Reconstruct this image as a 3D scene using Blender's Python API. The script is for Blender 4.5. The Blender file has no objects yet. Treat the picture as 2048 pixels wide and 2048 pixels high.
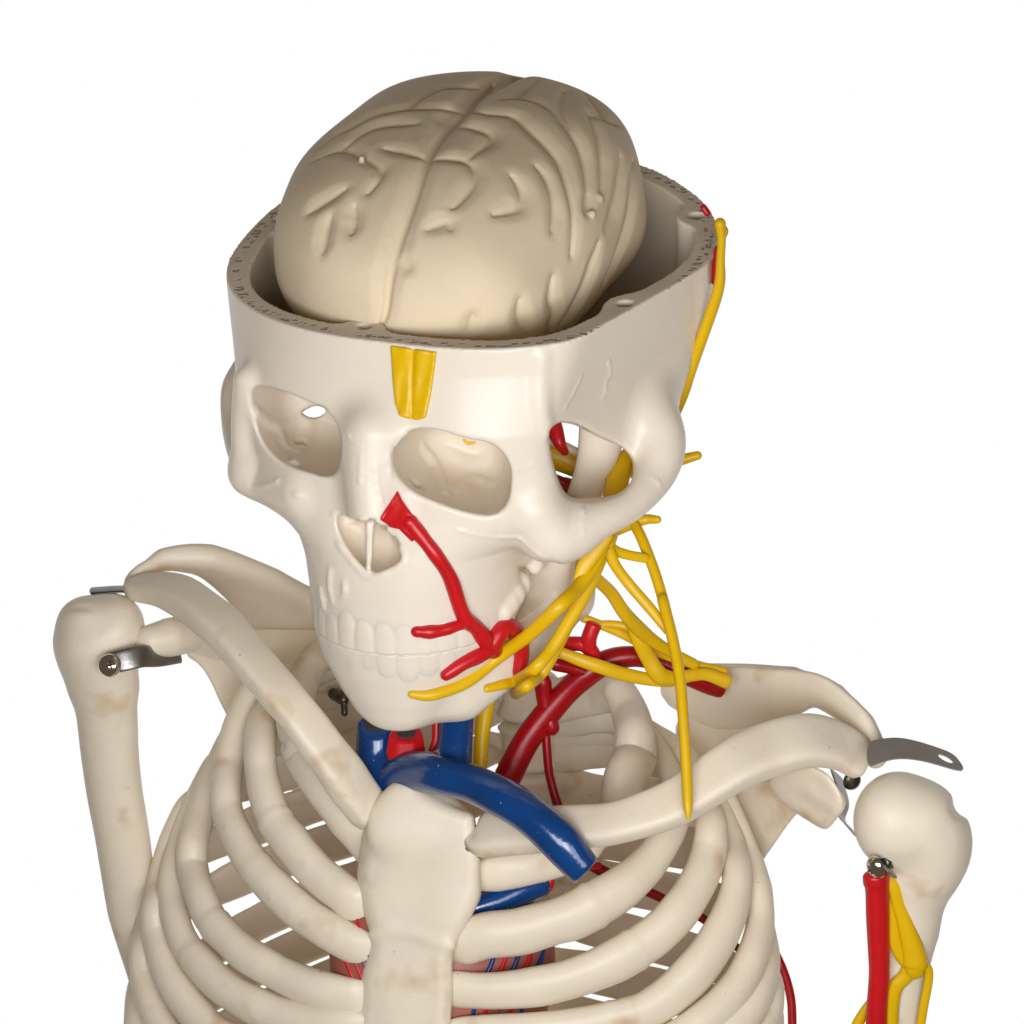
import bpy, bmesh, math, random
import numpy as np
from mathutils import Vector, Matrix
from mathutils.geometry import tessellate_polygon

random.seed(4)
rng = np.random.default_rng(4)
f32 = np.float32
sc = bpy.context.scene
R = math.radians

# ------------------------------------------------------------------ camera
S = 1.5e-4            # metres per modelling unit (one unit is about 0.15 mm)
D = 5000.0            # camera distance from the skull, modelling units
PITCH = R(20)         # the camera looks down by this much
BASE = Vector((0, 0, 1.45))
AX = Vector((1, 0, 0))
AU = Vector((0, math.sin(PITCH), math.cos(PITCH)))
AB = Vector((0, -math.cos(PITCH), math.sin(PITCH)))


def world(p):
    """modelling point (right, down, towards the viewer) -> metres"""
    k = (D - p[2]) / D
    return BASE + S * ((p[0] - 1024) * k * AX + (1024 - p[1]) * k * AU + p[2] * AB)


def world_arr(P):
    P = np.asarray(P, float)
    k = (D - P[:, 2]) / D
    return (np.array(BASE)[None] + S * (((P[:, 0] - 1024) * k)[:, None] * np.array(AX)
            + ((1024 - P[:, 1]) * k)[:, None] * np.array(AU) + P[:, 2][:, None] * np.array(AB)))


cam_d = bpy.data.cameras.new('camera')
cam = bpy.data.objects.new('camera', cam_d)
sc.collection.objects.link(cam)
cam.matrix_world = Matrix.Translation(BASE + S * D * AB) @ Matrix((AX, AU, AB)).transposed().to_4x4()
cam_d.sensor_width = 36
cam_d.lens = 36 * D / 2048
cam_d.clip_start = 0.01
cam_d.clip_end = 100
sc.camera = cam

# ------------------------------------------------------------------ white studio and lamps
w = bpy.data.worlds.new('World')
sc.world = w
w.use_nodes = True
nt = w.node_tree
nt.nodes.clear()
tc = nt.nodes.new('ShaderNodeTexCoord')
dt = nt.nodes.new('ShaderNodeVectorMath'); dt.operation = 'DOT_PRODUCT'
dt.inputs[1].default_value = -AB
mr = nt.nodes.new('ShaderNodeMapRange'); mr.interpolation_type = 'SMOOTHSTEP'
mr.inputs['From Min'].default_value = 0.46
mr.inputs['From Max'].default_value = 0.66
mx = nt.nodes.new('ShaderNodeMix'); mx.data_type = 'RGBA'
mx.inputs[6].default_value = (0.118, 0.088, 0.056, 1)
mx.inputs[7].default_value = (1, 1, 1, 1)
bg = nt.nodes.new('ShaderNodeBackground')
wo = nt.nodes.new('ShaderNodeOutputWorld')
nt.links.new(tc.outputs['Generated'], dt.inputs[0])
nt.links.new(dt.outputs['Value'], mr.inputs['Value'])
nt.links.new(mr.outputs['Result'], mx.inputs[0])
nt.links.new(mx.outputs[2], bg.inputs['Color'])
nt.links.new(bg.outputs[0], wo.inputs['Surface'])


def area(name, pos, target, size, power, color):
    l = bpy.data.lights.new(name, 'AREA')
    l.shape = 'RECTANGLE'
    l.size, l.size_y = size[0] * S, size[1] * S
    l.energy = power
    l.color = color
    o = bpy.data.objects.new(name, l)
    sc.collection.objects.link(o)
    a, b = world(pos), world(target)
    o.location = a
    o.rotation_euler = (b - a).to_track_quat('-Z', 'Y').to_euler()
    return o


area('key_softbox', (-900, 3600, 3700), (850, 1300, 0), (2200, 1300), 1.95, (0.975, 0.995, 1.07))
area('fill_softbox', (3300, 3200, 3300), (950, 1400, 0), (2000, 1400), 1.06, (0.98, 0.99, 1.04))

sc.view_settings.view_transform = 'Standard'
sc.view_settings.look = 'None'
sc.view_settings.exposure = 0
sc.view_settings.gamma = 1
sc.cycles.max_bounces = 8
sc.cycles.use_denoising = True

# ------------------------------------------------------------------ reference grids used while measuring
GRID = dict(A=(400, 120, 560), B=(900, 120, 600), C=(420, 640, 580), D=(900, 680, 600), E=(560, 1100, 600),
            F=(1000, 1150, 500), G=(80, 1060, 600), H=(1350, 1300, 650), I=(240, 1500, 548), J=(640, 1400, 648),
            K=(1100, 1500, 548), P=(900, 660, 600), L=(1600, 1648, 400), W=(0, 0, 2048))


def q(k, *pts):
    """measured points -> modelling (right, down)"""
    x0, y0, s = GRID[k]
    s /= 1932.0
    return [(x0 + p[0] * s, y0 + p[1] * s) + tuple(p[2:]) for p in pts]


class Frame:
    """a body's own axes: l = its left, f = its front, h = up"""
    def __init__(self, cu, cv, cw, psi, e, roll):
        self.o = (cu, cv, cw)
        self.c, self.s = math.cos(R(psi)), math.sin(R(psi))
        self.ce, self.se = math.cos(R(e)), math.sin(R(e))
        self.cr, self.sr = math.cos(R(roll)), math.sin(R(roll))

    def to(self, l, f, h):
        x = l * self.c - f * self.s
        g = f * self.c + l * self.s
        y = -h * self.ce + g * self.se
        return (self.o[0] + x * self.cr + y * self.sr, self.o[1] + y * self.cr - x * self.sr,
                self.o[2] + h * self.se + g * self.ce)

    def xy(self, u, v):
        dx, dy = u - self.o[0], v - self.o[1]
        return dx * self.cr - dy * self.sr, dy * self.cr + dx * self.sr

    def inv(self, u, v, w):
        x, y = self.xy(u, v)
        w = w - self.o[2]
        h = w * self.se - y * self.ce
        g = w * self.ce + y * self.se
        return x * self.c + g * self.s, -x * self.s + g * self.c, h

    def at(self, u, v, f):
        """the point seen at (u, v) that lies f in front"""
        x, y = self.xy(u, v)
        l = (x + f * self.s) / self.c
        g = f * self.c + l * self.s
        h = (g * self.se - y) / self.ce
        return (u, v, self.o[2] + h * self.se + g * self.ce)

    def at_h(self, u, v, h):
        x, y = self.xy(u, v)
        g = (y + h * self.ce) / self.se
        return x * self.c + g * self.s, -x * self.s + g * self.c


SK = Frame(951, 493, 0, 24, 23.4, 3)
BD = Frame(845, 1640, -20, 20, 20, 0)

# ------------------------------------------------------------------ signed-distance sculpting


def smin(a, b, k):
    if k <= 0:
        return np.minimum(a, b)
    h = np.maximum(k - np.abs(a - b), 0) / k
    return np.minimum(a, b) - h * h * (k * .25)


def smax(a, b, k):
    return -smin(-a, -b, k)


class Vol:
    def __init__(self, lo, hi, h):
        self.lo = np.array(lo, float); self.h = h
        n = np.ceil((np.array(hi, float) - self.lo) / h).astype(int) + 1
        self.ax = [(self.lo[i] + h * np.arange(n[i])).astype(f32) for i in range(3)]
        self.d = np.full(n, 400, f32)

    def sub(self, bb):
        sl, g = [], []
        for i in range(3):
            a = 0 if bb is None else max(0, int((bb[0][i] - self.lo[i]) / self.h))
            b = len(self.ax[i]) if bb is None else min(len(self.ax[i]), int((bb[1][i] - self.lo[i]) / self.h) + 2)
            sl.append(slice(a, max(b, a)))
            shp = [1, 1, 1]; shp[i] = -1
            g.append(self.ax[i][a:max(b, a)].reshape(shp))
        return tuple(sl), g

    def op(self, fn, bb, k, mode):
        sl, g = self.sub(bb)
        if self.d[sl].size == 0:
            return
        x = fn(*g)
        if mode == 'add':
            self.d[sl] = smin(self.d[sl], x, k)
        elif mode == 'cut':
            self.d[sl] = smax(self.d[sl], -x, k)
        else:
            self.d[sl] = smax(self.d[sl], x, k)

    def add(self, fb, k=0): self.op(fb[0], fb[1], k, 'add')
    def cut(self, fb, k=0): self.op(fb[0], fb[1], k, 'cut')
    def keep(self, fb, k=0): self.op(fb[0], fb[1], k, 'keep')

    def front(self):
        """depth of the surface nearest the viewer over (right, down)"""
        ins = self.d < 0
        n = ins.shape[2]
        idx = n - 1 - np.argmax(ins[:, :, ::-1], axis=2)
        w = self.ax[2][idx].astype(float)
        w[~ins.any(axis=2)] = np.nan
        return w

    def front_at(self, u, v, fm):
        i = int(round((u - self.lo[0]) / self.h)); j = int(round((v - self.lo[1]) / self.h))
        if 0 <= i < fm.shape[0] and 0 <= j < fm.shape[1]:
            return fm[i, j]
        return np.nan

    def noise(self, amp, scale, seed=0):
        rg = np.random.default_rng(seed)
        _, g = self.sub(None)
        tot = np.zeros_like(self.d)
        for _ in range(5):
            k = rg.normal(size=3); k /= np.linalg.norm(k); k = k / (scale * rg.uniform(.6, 1.6))
            ph = rg.uniform(0, 6.28)
            tot += np.sin(g[0] * f32(k[0]) + g[1] * f32(k[1]) + g[2] * f32(k[2]) + f32(ph))
        self.d += f32(amp / 2.2) * tot

    def mesh(self):
        """naive surface nets"""
        d = self.d
        s = d < 0
        n = np.array(d.shape)
        cnt = np.zeros(n - 1, np.int8)
        for a in (0, 1):
            for b in (0, 1):
                for c in (0, 1):
                    cnt += s[a:n[0] - 1 + a, b:n[1] - 1 + b, c:n[2] - 1 + c]
        act = (cnt > 0) & (cnt < 8)
        I = np.argwhere(act)
        idx = np.full(n - 1, -1, np.int32)
        idx[act] = np.arange(len(I))
        acc = np.zeros((len(I), 3)); num = np.zeros(len(I))
        cor = [(a, b, c) for a in (0, 1) for b in (0, 1) for c in (0, 1)]
        for p in cor:
            for ax in range(3):
                if p[ax] == 0:
                    r = list(p); r[ax] = 1
                    d0 = d[I[:, 0] + p[0], I[:, 1] + p[1], I[:, 2] + p[2]]
                    d1 = d[I[:, 0] + r[0], I[:, 1] + r[1], I[:, 2] + r[2]]
                    m = (d0 < 0) != (d1 < 0)
                    t = d0 / np.where(m, d0 - d1, 1)
                    pos = np.tile(np.array(p, float), (len(I), 1))
                    pos[:, ax] += t
                    acc[m] += pos[m]; num[m] += 1
        V = (I + acc / num[:, None]) * self.h + self.lo
        Fs = []
        for ax in range(3):
            o = [i for i in range(3) if i != ax]
            sl0 = [slice(1, n[i] - 1) for i in range(3)]; sl1 = list(sl0)
            sl0[ax] = slice(0, n[ax] - 1); sl1[ax] = slice(1, n[ax])
            a0, a1 = s[tuple(sl0)], s[tuple(sl1)]
            E = np.argwhere(a0 != a1)
            if not len(E):
                continue
            flip = a0[E[:, 0], E[:, 1], E[:, 2]]
            B = E.copy()
            for i in o:
                B[:, i] += 1
            def cell(di, dj):
                C = B.copy(); C[:, o[0]] -= di; C[:, o[1]] -= dj
                return idx[C[:, 0], C[:, 1], C[:, 2]]
            Q = np.stack([cell(1, 1), cell(0, 1), cell(0, 0), cell(1, 0)], 1)
            fl = flip if ax != 1 else ~flip
            Q[fl] = Q[fl][:, ::-1]
            Fs.append(Q)
        Q = np.concatenate(Fs)
        return V, Q


def bbx(lo, hi, m=40):
    return (np.array(lo, float) - m, np.array(hi, float) + m)


def ellip(c, r, frame=None, rot=None, m=60):
    """ellipsoid at c, radii r along the frame's (l, f, h) or the rows of rot"""
    c = np.array(c, float); r = np.array(r, float)
    if frame is not None:
        o = np.array(frame.to(0, 0, 0))
        A = np.array([np.array(frame.to(1, 0, 0)) - o, np.array(frame.to(0, 1, 0)) - o, np.array(frame.to(0, 0, 1)) - o])
    else:
        A = np.eye(3) if rot is None else np.array(rot, float)
    def fn(x, y, z):
        dx, dy, dz = x - f32(c[0]), y - f32(c[1]), z - f32(c[2])
        k0 = 0; k1 = 0
        for i in range(3):
            t = dx * f32(A[i, 0]) + dy * f32(A[i, 1]) + dz * f32(A[i, 2])
            k0 = k0 + (t * f32(1 / r[i])) ** 2
            k1 = k1 + (t * f32(1 / r[i] ** 2)) ** 2
        k0 = np.sqrt(k0); k1 = np.sqrt(k1) + f32(1e-9)
        return np.where(k0 < .05, f32(-r.min()), k0 * (k0 - 1) / k1)
    return fn, bbx(c - r.max(), c + r.max(), m)


def chain(pts, rad, m=60, k=0):
    """tapered capsules through pts"""
    P = np.array(pts, float)
    rad = [rad] * len(P) if np.isscalar(rad) else rad
    def fn(x, y, z):
        out = None
        for i in range(len(P) - 1):
            a, b = P[i], P[i + 1]
            ab = b - a
            L2 = float(ab @ ab) + 1e-9
            px, py, pz = x - f32(a[0]), y - f32(a[1]), z - f32(a[2])
            t = np.clip((px * f32(ab[0]) + py * f32(ab[1]) + pz * f32(ab[2])) * f32(1 / L2), 0, 1)
            dd = np.sqrt((px - t * f32(ab[0])) ** 2 + (py - t * f32(ab[1])) ** 2 + (pz - t * f32(ab[2])) ** 2)
            dd = dd - (f32(rad[i]) + t * f32(rad[i + 1] - rad[i]))
            out = dd if out is None else (smin(out, dd, k) if k else np.minimum(out, dd))
        return out
    return fn, bbx(P.min(0) - max(rad), P.max(0) + max(rad), m)


def schain(pts, rad, n=6, m=60):
    """smoothly curved, tapered rod"""
    Q = spline(np.hstack([np.array(pts, float), np.array(rad, float)[:, None]]), n)
    return chain(Q[:, :3], list(Q[:, 3]), m)


def poly_sd(px, py, poly):
    P = np.array(poly, float)
    n = len(P)
    d2 = None; sgn = None
    for i in range(n):
        a, b = P[i], P[i - 1]
        e = b - a
        wx, wy = px - f32(a[0]), py - f32(a[1])
        t = np.clip((wx * f32(e[0]) + wy * f32(e[1])) * f32(1 / (e @ e + 1e-9)), 0, 1)
        dd = (wx - f32(e[0]) * t) ** 2 + (wy - f32(e[1]) * t) ** 2
        d2 = dd if d2 is None else np.minimum(d2, dd)
        c1 = py >= f32(a[1]); c2 = py < f32(b[1]); c3 = f32(e[0]) * wy > f32(e[1]) * wx
        fl = (c1 & c2 & c3) | (~c1 & ~c2 & ~c3)
        sgn = fl if sgn is None else sgn ^ fl
    return np.where(sgn, -np.sqrt(d2), np.sqrt(d2))


def smooth_poly(poly, it=2):
    P = np.array(poly, float)
    for _ in range(it):
        N = np.roll(P, -1, 0)
        P = np.stack([P * .75 + N * .25, P * .25 + N * .75], 1).reshape(-1, 2)
    return P


def plate(poly, wfun, th, r, m=40):
    """outline with thickness: centre depth wfun(u, v), half thickness th, edge rounding r"""
    P = np.array(poly, float)
    cs = np.array([wfun(a, b) for a, b in P])
    def fn(x, y, z):
        d2 = poly_sd(x[:, :, 0], y[:, :, 0], P)[:, :, None]
        W = wfun(x, y)
        dz = np.abs(z - W) - f32(th)
        a, b = d2 + f32(r), dz + f32(r)
        return np.sqrt(np.maximum(a, 0) ** 2 + np.maximum(b, 0) ** 2) + np.minimum(np.maximum(a, b), 0) - f32(r)
    return fn, bbx((P[:, 0].min(), P[:, 1].min(), cs.min() - th), (P[:, 0].max(), P[:, 1].max(), cs.max() + th), m)


def socket(poly, w_top, depth, shift=(0, 0), taper=.3, m=10, grow=0.):
    """a tapering hole that runs back from w_top"""
    P = np.array(poly, float)
    c = P.mean(0)
    def fn(x, y, z):
        t = np.clip((f32(w_top) - z) * f32(1 / depth), -.6, 1.2)
        s = 1 - f32(taper) * np.maximum(t, 0) ** 1.5
        X = (x - f32(c[0]) - t * f32(shift[0])) / s + f32(c[0])
        Y = (y - f32(c[1]) - t * f32(shift[1])) / s + f32(c[1])
        dd = (poly_sd(X, Y, P) - f32(grow)) * s
        return smax(dd, f32(w_top - depth) - z, 70)
    lo = (P[:, 0].min() - abs(shift[0]), P[:, 1].min() - abs(shift[1]), w_top - depth)
    hi = (P[:, 0].max() + abs(shift[0]), P[:, 1].max() + abs(shift[1]), w_top + 260)
    return fn, bbx(lo, hi, m)


# ------------------------------------------------------------------ meshes and objects
ROOTS = {}


def link_mesh(name, V, Fc, mat, parent=None, root=None, smooth=True, recalc=False, label=None):
    Wd = world_arr(V)
    loc = ROOTS[root] if root else np.zeros(3)
    me = bpy.data.meshes.new(name)
    me.from_pydata((Wd - loc).tolist(), [], Fc.tolist() if hasattr(Fc, 'tolist') else Fc)
    me.update()
    if recalc:
        bm = bmesh.new(); bm.from_mesh(me)
        bmesh.ops.recalc_face_normals(bm, faces=bm.faces)
        bm.to_mesh(me); bm.free()
    if smooth:
        me.polygons.foreach_set('use_smooth', np.ones(len(me.polygons), bool))
    for m in (mat if isinstance(mat, (list, tuple)) else [mat]):
        me.materials.append(m)
    o = bpy.data.objects.new(name, me)
    sc.collection.objects.link(o)
    if parent is not None:
        o.parent = parent
    if label:
        o['label'] = label
    return o


def thing(name, label, cat, pos):
    o = bpy.data.objects.new(name, None)
    sc.collection.objects.link(o)
    o.location = world(pos)
    o.empty_display_size = .02
    o['label'] = label; o['category'] = cat
    ROOTS[name] = np.array(o.location)
    return o


def vol_obj(name, vol, mat, parent, root, label=None):
    V, Q = vol.mesh()
    return link_mesh(name, V, Q, mat, parent, root, label=label)


def spline(P, n):
    P = np.array(P, float)
    if len(P) == 2:
        t = np.linspace(0, 1, n + 1)[:, None]
        return P[0] * (1 - t) + P[1] * t
    E = np.vstack([2 * P[0] - P[1], P, 2 * P[-1] - P[-2]])
    out = []
    for i in range(1, len(E) - 2):
        p0, p1, p2, p3 = E[i - 1:i + 3]
        for t in np.linspace(0, 1, n, endpoint=False):
            out.append(.5 * ((2 * p1) + (-p0 + p2) * t + (2 * p0 - 5 * p1 + 4 * p2 - p3) * t * t
                             + (-p0 + 3 * p1 - 3 * p2 + p3) * t ** 3))
    out.append(E[-2])
    return np.array(out)


def tube_geo(pts, rad, seg=12, sub=6, flat=1.0, up=None, cap=1.0, power=1.0, wob=0.0, joint=None, rough=0.0):
    """swept tube; flat scales the radius along the reference normal (up: vector or fn(point))"""
    P3 = np.array([p[:3] for p in pts], float)
    rad = [rad] * len(P3) if np.isscalar(rad) else list(rad)
    fl = np.full(len(P3), flat, float) if np.isscalar(flat) else np.array(flat, float)
    Q = spline(np.hstack([P3, np.array(rad, float)[:, None], fl[:, None]]), sub)
    C, r, fq = Q[:, :3], np.maximum(Q[:, 3], .6), Q[:, 4]
    if joint is not None:
        r = r.copy(); ji = int(joint * sub)
        r[ji:] *= .955; r[ji] *= 1.075
    if wob:
        r = r * (1 + wob * np.sin(np.arange(len(r)) * .9 + rng.uniform(0, 6)) * rng.uniform(.4, 1, len(r)))
    T = np.gradient(C, axis=0)
    T /= np.linalg.norm(T, axis=1)[:, None] + 1e-9
    if up is None:
        up = (0, 0, 1)
    rings = []
    # rounded ends
    cc, rr, tt = [], [], []
    ff = [fq[0]] * (3 if cap > 0 else 0) + list(fq) + [fq[-1]] * (3 if cap > 0 else 0)
    if cap > 0:
        for a in (80, 55, 28):
            cc.append(C[0] - T[0] * r[0] * cap * math.sin(R(a))); rr.append(r[0] * math.cos(R(a))); tt.append(T[0])
    for i in range(len(C)):
        cc.append(C[i]); rr.append(r[i]); tt.append(T[i])
    if cap > 0:
        for a in (28, 55, 80):
            cc.append(C[-1] + T[-1] * r[-1] * cap * math.sin(R(a))); rr.append(r[-1] * math.cos(R(a))); tt.append(T[-1])
    V = []
    for c, ri, t, flat in zip(cc, rr, tt, ff):
        n = np.array(up(c) if callable(up) else up, float)
        n = n - (n @ t) * t
        if np.linalg.norm(n) < 1e-3:
            n = np.array((1., .3, .2)); n = n - (n @ t) * t
        n /= np.linalg.norm(n)
        b = np.cross(t, n)
        for k in range(seg):
            a = 2 * math.pi * k / seg
            ca, sa = math.cos(a), math.sin(a)
            if power != 1:
                ca = math.copysign(abs(ca) ** power, ca); sa = math.copysign(abs(sa) ** power, sa)
            V.append(c + n * (ri * flat * ca) + b * (ri * sa))
    N = len(cc)
    Fc = []
    for i in range(N - 1):
        for k in range(seg):
            k2 = (k + 1) % seg
            Fc.append((i * seg + k, i * seg + k2, (i + 1) * seg + k2, (i + 1) * seg + k))
    Fc.append(tuple(range(seg)))
    Fc.append(tuple(range((N - 1) * seg, N * seg))[::-1])
    V = np.array(V)
    if rough:
        ctr = np.repeat(np.array(cc), seg, 0)
        nz = 0
        for _ in range(5):
            kk = rng.normal(size=3); kk = kk / np.linalg.norm(kk) / rng.uniform(16, 42)
            nz = nz + np.sin(V @ kk + rng.uniform(0, 6.28))
        V = ctr + (V - ctr) * (1 + rough * nz / 2.2)[:, None]
    return V, Fc


def join(*geos):
    Vs, Fs, o = [], [], 0
    for V, Fc in geos:
        Vs.append(V); Fs += [tuple(i + o for i in f) for f in Fc]; o += len(V)
    return np.vstack(Vs), Fs


def tube(name, pts, rad, mat, parent, root, label=None, **kw):
    V, Fc = tube_geo(pts, rad, **kw)
    return link_mesh(name, V, Fc, mat, parent, root, recalc=True, label=label)


# ------------------------------------------------------------------ materials


def material(name, base, rough=.4, spec=.5, metal=0, sss=0, sss_r=(1, .6, .35), bump=0, bump_scale=300, stain=None, var=.06,
             coat=0, speck=None, ior=1.45):
    m = bpy.data.materials.new(name)
    m.use_nodes = True
    t = m.node_tree
    b = t.nodes['Principled BSDF']
    b.inputs['Roughness'].default_value = rough
    b.inputs['Metallic'].default_value = metal
    b.inputs['Specular IOR Level'].default_value = spec
    b.inputs['IOR'].default_value = ior
    b.inputs['Coat Weight'].default_value = coat
    b.inputs['Coat Roughness'].default_value = .08
    if sss:
        b.inputs['Subsurface Weight'].default_value = sss
        b.inputs['Subsurface Radius'].default_value = sss_r
        b.inputs['Subsurface Scale'].default_value = 24 * S
    tc = t.nodes.new('ShaderNodeTexCoord')
    L = t.links.new

    def noise(scale, det=4, rough=.55):
        n = t.nodes.new('ShaderNodeTexNoise')
        n.inputs['Scale'].default_value = scale
        n.inputs['Detail'].default_value = det
        n.inputs['Roughness'].default_value = rough
        L(tc.outputs['Object'], n.inputs['Vector'])
        return n.outputs[0]

    def ramp(src, a, bb):
        n = t.nodes.new('ShaderNodeMapRange')
        n.inputs['From Min'].default_value = a; n.inputs['From Max'].default_value = bb
        L(src, n.inputs['Value'])
        return n.outputs[0]

    def mix(fac, ca, cb):
        n = t.nodes.new('ShaderNodeMix'); n.data_type = 'RGBA'
        L(fac, n.inputs[0])
        for i, c in ((6, ca), (7, cb)):
            if isinstance(c, tuple):
                n.inputs[i].default_value = (*c, 1)
            else:
                L(c, n.inputs[i])
        return n.outputs[2]

    lo = tuple(max(0, c * (1 - var)) for c in base); hi = tuple(min(1, c * (1 + var)) for c in base)
    col = mix(ramp(noise(55), .3, .7), lo, hi)
    if stain:
        col = mix(ramp(noise(stain.get('scale', 38), 3, .6), stain.get('a', .66), stain.get('b', .80)), col, stain['color'])
        col = mix(ramp(noise(230, 2, .5), .70, .80), col, tuple(.75 * a + .25 * b_ for a, b_ in zip(base, stain['color'])))
        col = mix(ramp(noise(420, 1, .5), .80, .84), col, (.30, .20, .12))
    if speck:
        col = mix(ramp(noise(900, 1, .5), speck[1], speck[1] + .04), col, speck[0])
    L(col, b.inputs['Base Color'])
    if bump:
        bp = t.nodes.new('ShaderNodeBump')
        bp.inputs['Strength'].default_value = bump
        bp.inputs['Distance'].default_value = 6 * S
        L(noise(bump_scale, 5, .6), bp.inputs['Height'])
        L(bp.outputs[0], b.inputs['Normal'])
    return m


M = {}
M['skull'] = material('ivory_plastic', (.80, .715, .585), .30, .33, sss=.3, bump=.22, bump_scale=75, var=.015)
M['rim'] = material('porous_cut_bone', (.75, .66, .54), .7, .2, bump=.2, bump_scale=400)
M['bone'] = material('cream_bone_plastic', (.80, .71, .555),   .42, .4, sss=.25, bump=.34, bump_scale=110,
                     stain=dict(color=(.61, .44, .26), scale=36, a=.60, b=.74), var=.04)
M['brain'] = material('brain_rubber', (.74, .62, .43), .64, .25, sss=.2, bump=.12, bump_scale=300, var=.04, speck=((.74, .66, .54), .79))
M['red'] = material('red_plastic', (.56, .008, .012), .34, .5, bump=.15, bump_scale=160, var=.12, sss=.1)
M['red_dark'] = material('deep_red_plastic', (.30, .002, .005), .30, .4, bump=.15, bump_scale=160, var=.12)
M['yellow'] = material('yellow_plastic', (.74, .455, .002), .36, .45, bump=.1, bump_scale=160, var=.05, sss=.1)
M['blue'] = material('blue_gloss_paint', (.001, .042, .17), .2, .6, bump=.4, bump_scale=70, var=.2, coat=.3, speck=((.40, .55, .72), .765))
M['steel'] = material('brushed_steel', (.30, .285, .27), .38, .5, metal=1, bump=.1, bump_scale=500, var=.1)
M['steel_dark'] = material('dark_steel', (.16, .15, .14), .36, .5, metal=1, bump=.1, bump_scale=500, var=.1)
M['chrome'] = material('chrome', (.72, .70, .67), .14, .5, metal=1, var=.05)
M['hollow'] = material('hollow_shade', (.06, .05, .045), .7, .2)  # near-black base colour standing in for the shade inside openings
M['heart'] = material('pink_heart_paint', (.34, .10, .07), .4, .4, bump=.2, bump_scale=120, var=.15)

# ------------------------------------------------------------------ the three things
skel = thing('anatomical_skeleton', 'cream anatomical skeleton with an open topped skull and red, yellow and blue vessels', 'skeleton', (930, 2150, -350))
brain_t = thing('brain', 'beige rubber brain sitting proud in the open skull', 'brain', (930, 620, 0))
heart_t = thing('heart', 'painted heart with glossy blue vein and hollow red stub behind the breastbone', 'heart', (870, 2050, -200))
SKEL, BRAIN, HEART = 'anatomical_skeleton', 'brain', 'heart'

# ================================================================== SKULL
hv = 4.3
vol = Vol((425, 240, -520), (1480, 1485, 600), hv)
sl, g = vol.sub(None)
GL, GF, GH = [a.astype(f32) for a in SK.inv(*g)]


def cranium(l, f, h, a, b, c, bf, front=.70):
    t = np.clip((f + 100) / 400, 0, 1)
    gg = (1 - f32(front) * t) * f32(1 / c)
    p = (2 + .6 * np.clip(f / 200, 0, 1)).astype(f32)
    bb = np.where(f > 0, f32(bf), f32(b))
    qq = (np.abs(l * f32(1 / a)) ** p + np.abs(f / bb) ** p + np.abs(h * gg) ** p) ** (1 / p)
    return (qq - 1) * f32(min(a, b) * .95)


TAB = np.array([  # h, half width, front
    (80, 300, 450), (-60, 330, 476), (-120, 350, 506), (-180, 360, 534), (-230, 354, 542), (-300, 344, 542), (-360, 328, 552),
    (-410, 292, 566), (-450, 252, 580), (-500, 240, 592), (-560, 237, 600), (-632, 235, 602), (-700, 216, 594), (-760, 180, 582),
    (-800, 152, 570), (-830, 116, 556), (-862, 70, 530)])[::-1]


def face(l, f, h, f0=230., ofs=0.):
    wl = np.interp(h, TAB[:, 0], TAB[:, 1]).astype(f32) - f32(ofs)
    ff = np.interp(h, TAB[:, 0], TAB[:, 2]).astype(f32) - f32(ofs)
    p = np.interp(h, (-560, -380), (2.25, 2.7)).astype(f32)
    qq = (np.abs(l) / wl) ** p + (np.abs(f - f32(f0)) / (ff - f32(f0))) ** p
    return (qq ** (1 / p) - 1) * wl


cr = smax(cranium(GL - 6, GF, GH, 476, 500, 492, 492), -(GH + 430), 110)
fc = face(GL, GF, GH)
TEETH_H = -634
fu = smax(smax(fc, TEETH_H - GH, 3), 120 - GF, 60)          # upper face
vol.d = smin(cr, fu, 70)
temples = []
# flat temples behind a sharp temporal line
for sgn in (1, -1):
    cpl = (431 if sgn > 0 else 468) + 31 * (1 - np.clip(-GH / 150, 0, 1))
    tp = (f32(.968) * sgn * GL + f32(.257) * GF - cpl).astype(f32)
    temples.append(tp)
    vol.d = np.where(GH > -470, smax(vol.d, tp, 20), vol.d)
# nasal bridge
vol.add(schain([SK.at(742, 866, 528), SK.at(742, 950, 548), SK.at(748, 1026, 566)], [50, 50, 48]), 60)
# brow and cheek masses
vol.add(schain([SK.at(1040, 850, 405), SK.at(1050, 910, 410), SK.at(1068, 1000, 420)], [36, 36, 46]), 34)
tl = q('P', (588, 170), (578, 300), (574, 430), (590, 560), (622, 640))
tlw = vol.front()
vol.add(schain([(u, v, vol.front_at(u - 6, v, tlw) - 7) for u, v in tl], [9, 11, 12, 12, 12]), 22)
vol.add(schain([SK.at(494, 760, 440), SK.at(486, 860, 425), SK.at(503, 940, 420)], [28, 24, 36]), 30)
vol.add(schain([SK.at(1068, 1030, 430), SK.at(1095, 1076, 420), SK.at(1135, 1072, 390)], [52, 50, 44]), 40)
vol.add(schain([SK.at(508, 945, 420), SK.at(540, 965, 430), SK.at(600, 985, 500)], [44, 40, 36]), 40)
# zygomatic arches
vol.add(schain([SK.at(1125, 1066, 400), SK.at(1200, 1040, 345), SK.at(1262, 1006, 270), SK.at(1308, 955, 195), SK.at(1327, 900, 150),
                SK.at(1318, 850, 120), SK.at(1288, 808, 90), SK.at(1240, 775, 70)], [44, 36, 35, 38, 42, 46, 48, 44]), 55)
vol.add(schain([SK.at(505, 950, 400), SK.at(474, 900, 320), SK.at(462, 840, 240), SK.at(462, 775, 180), SK.at(490, 725, 120)],
               [30, 20, 19, 19, 22]), 16)
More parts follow.
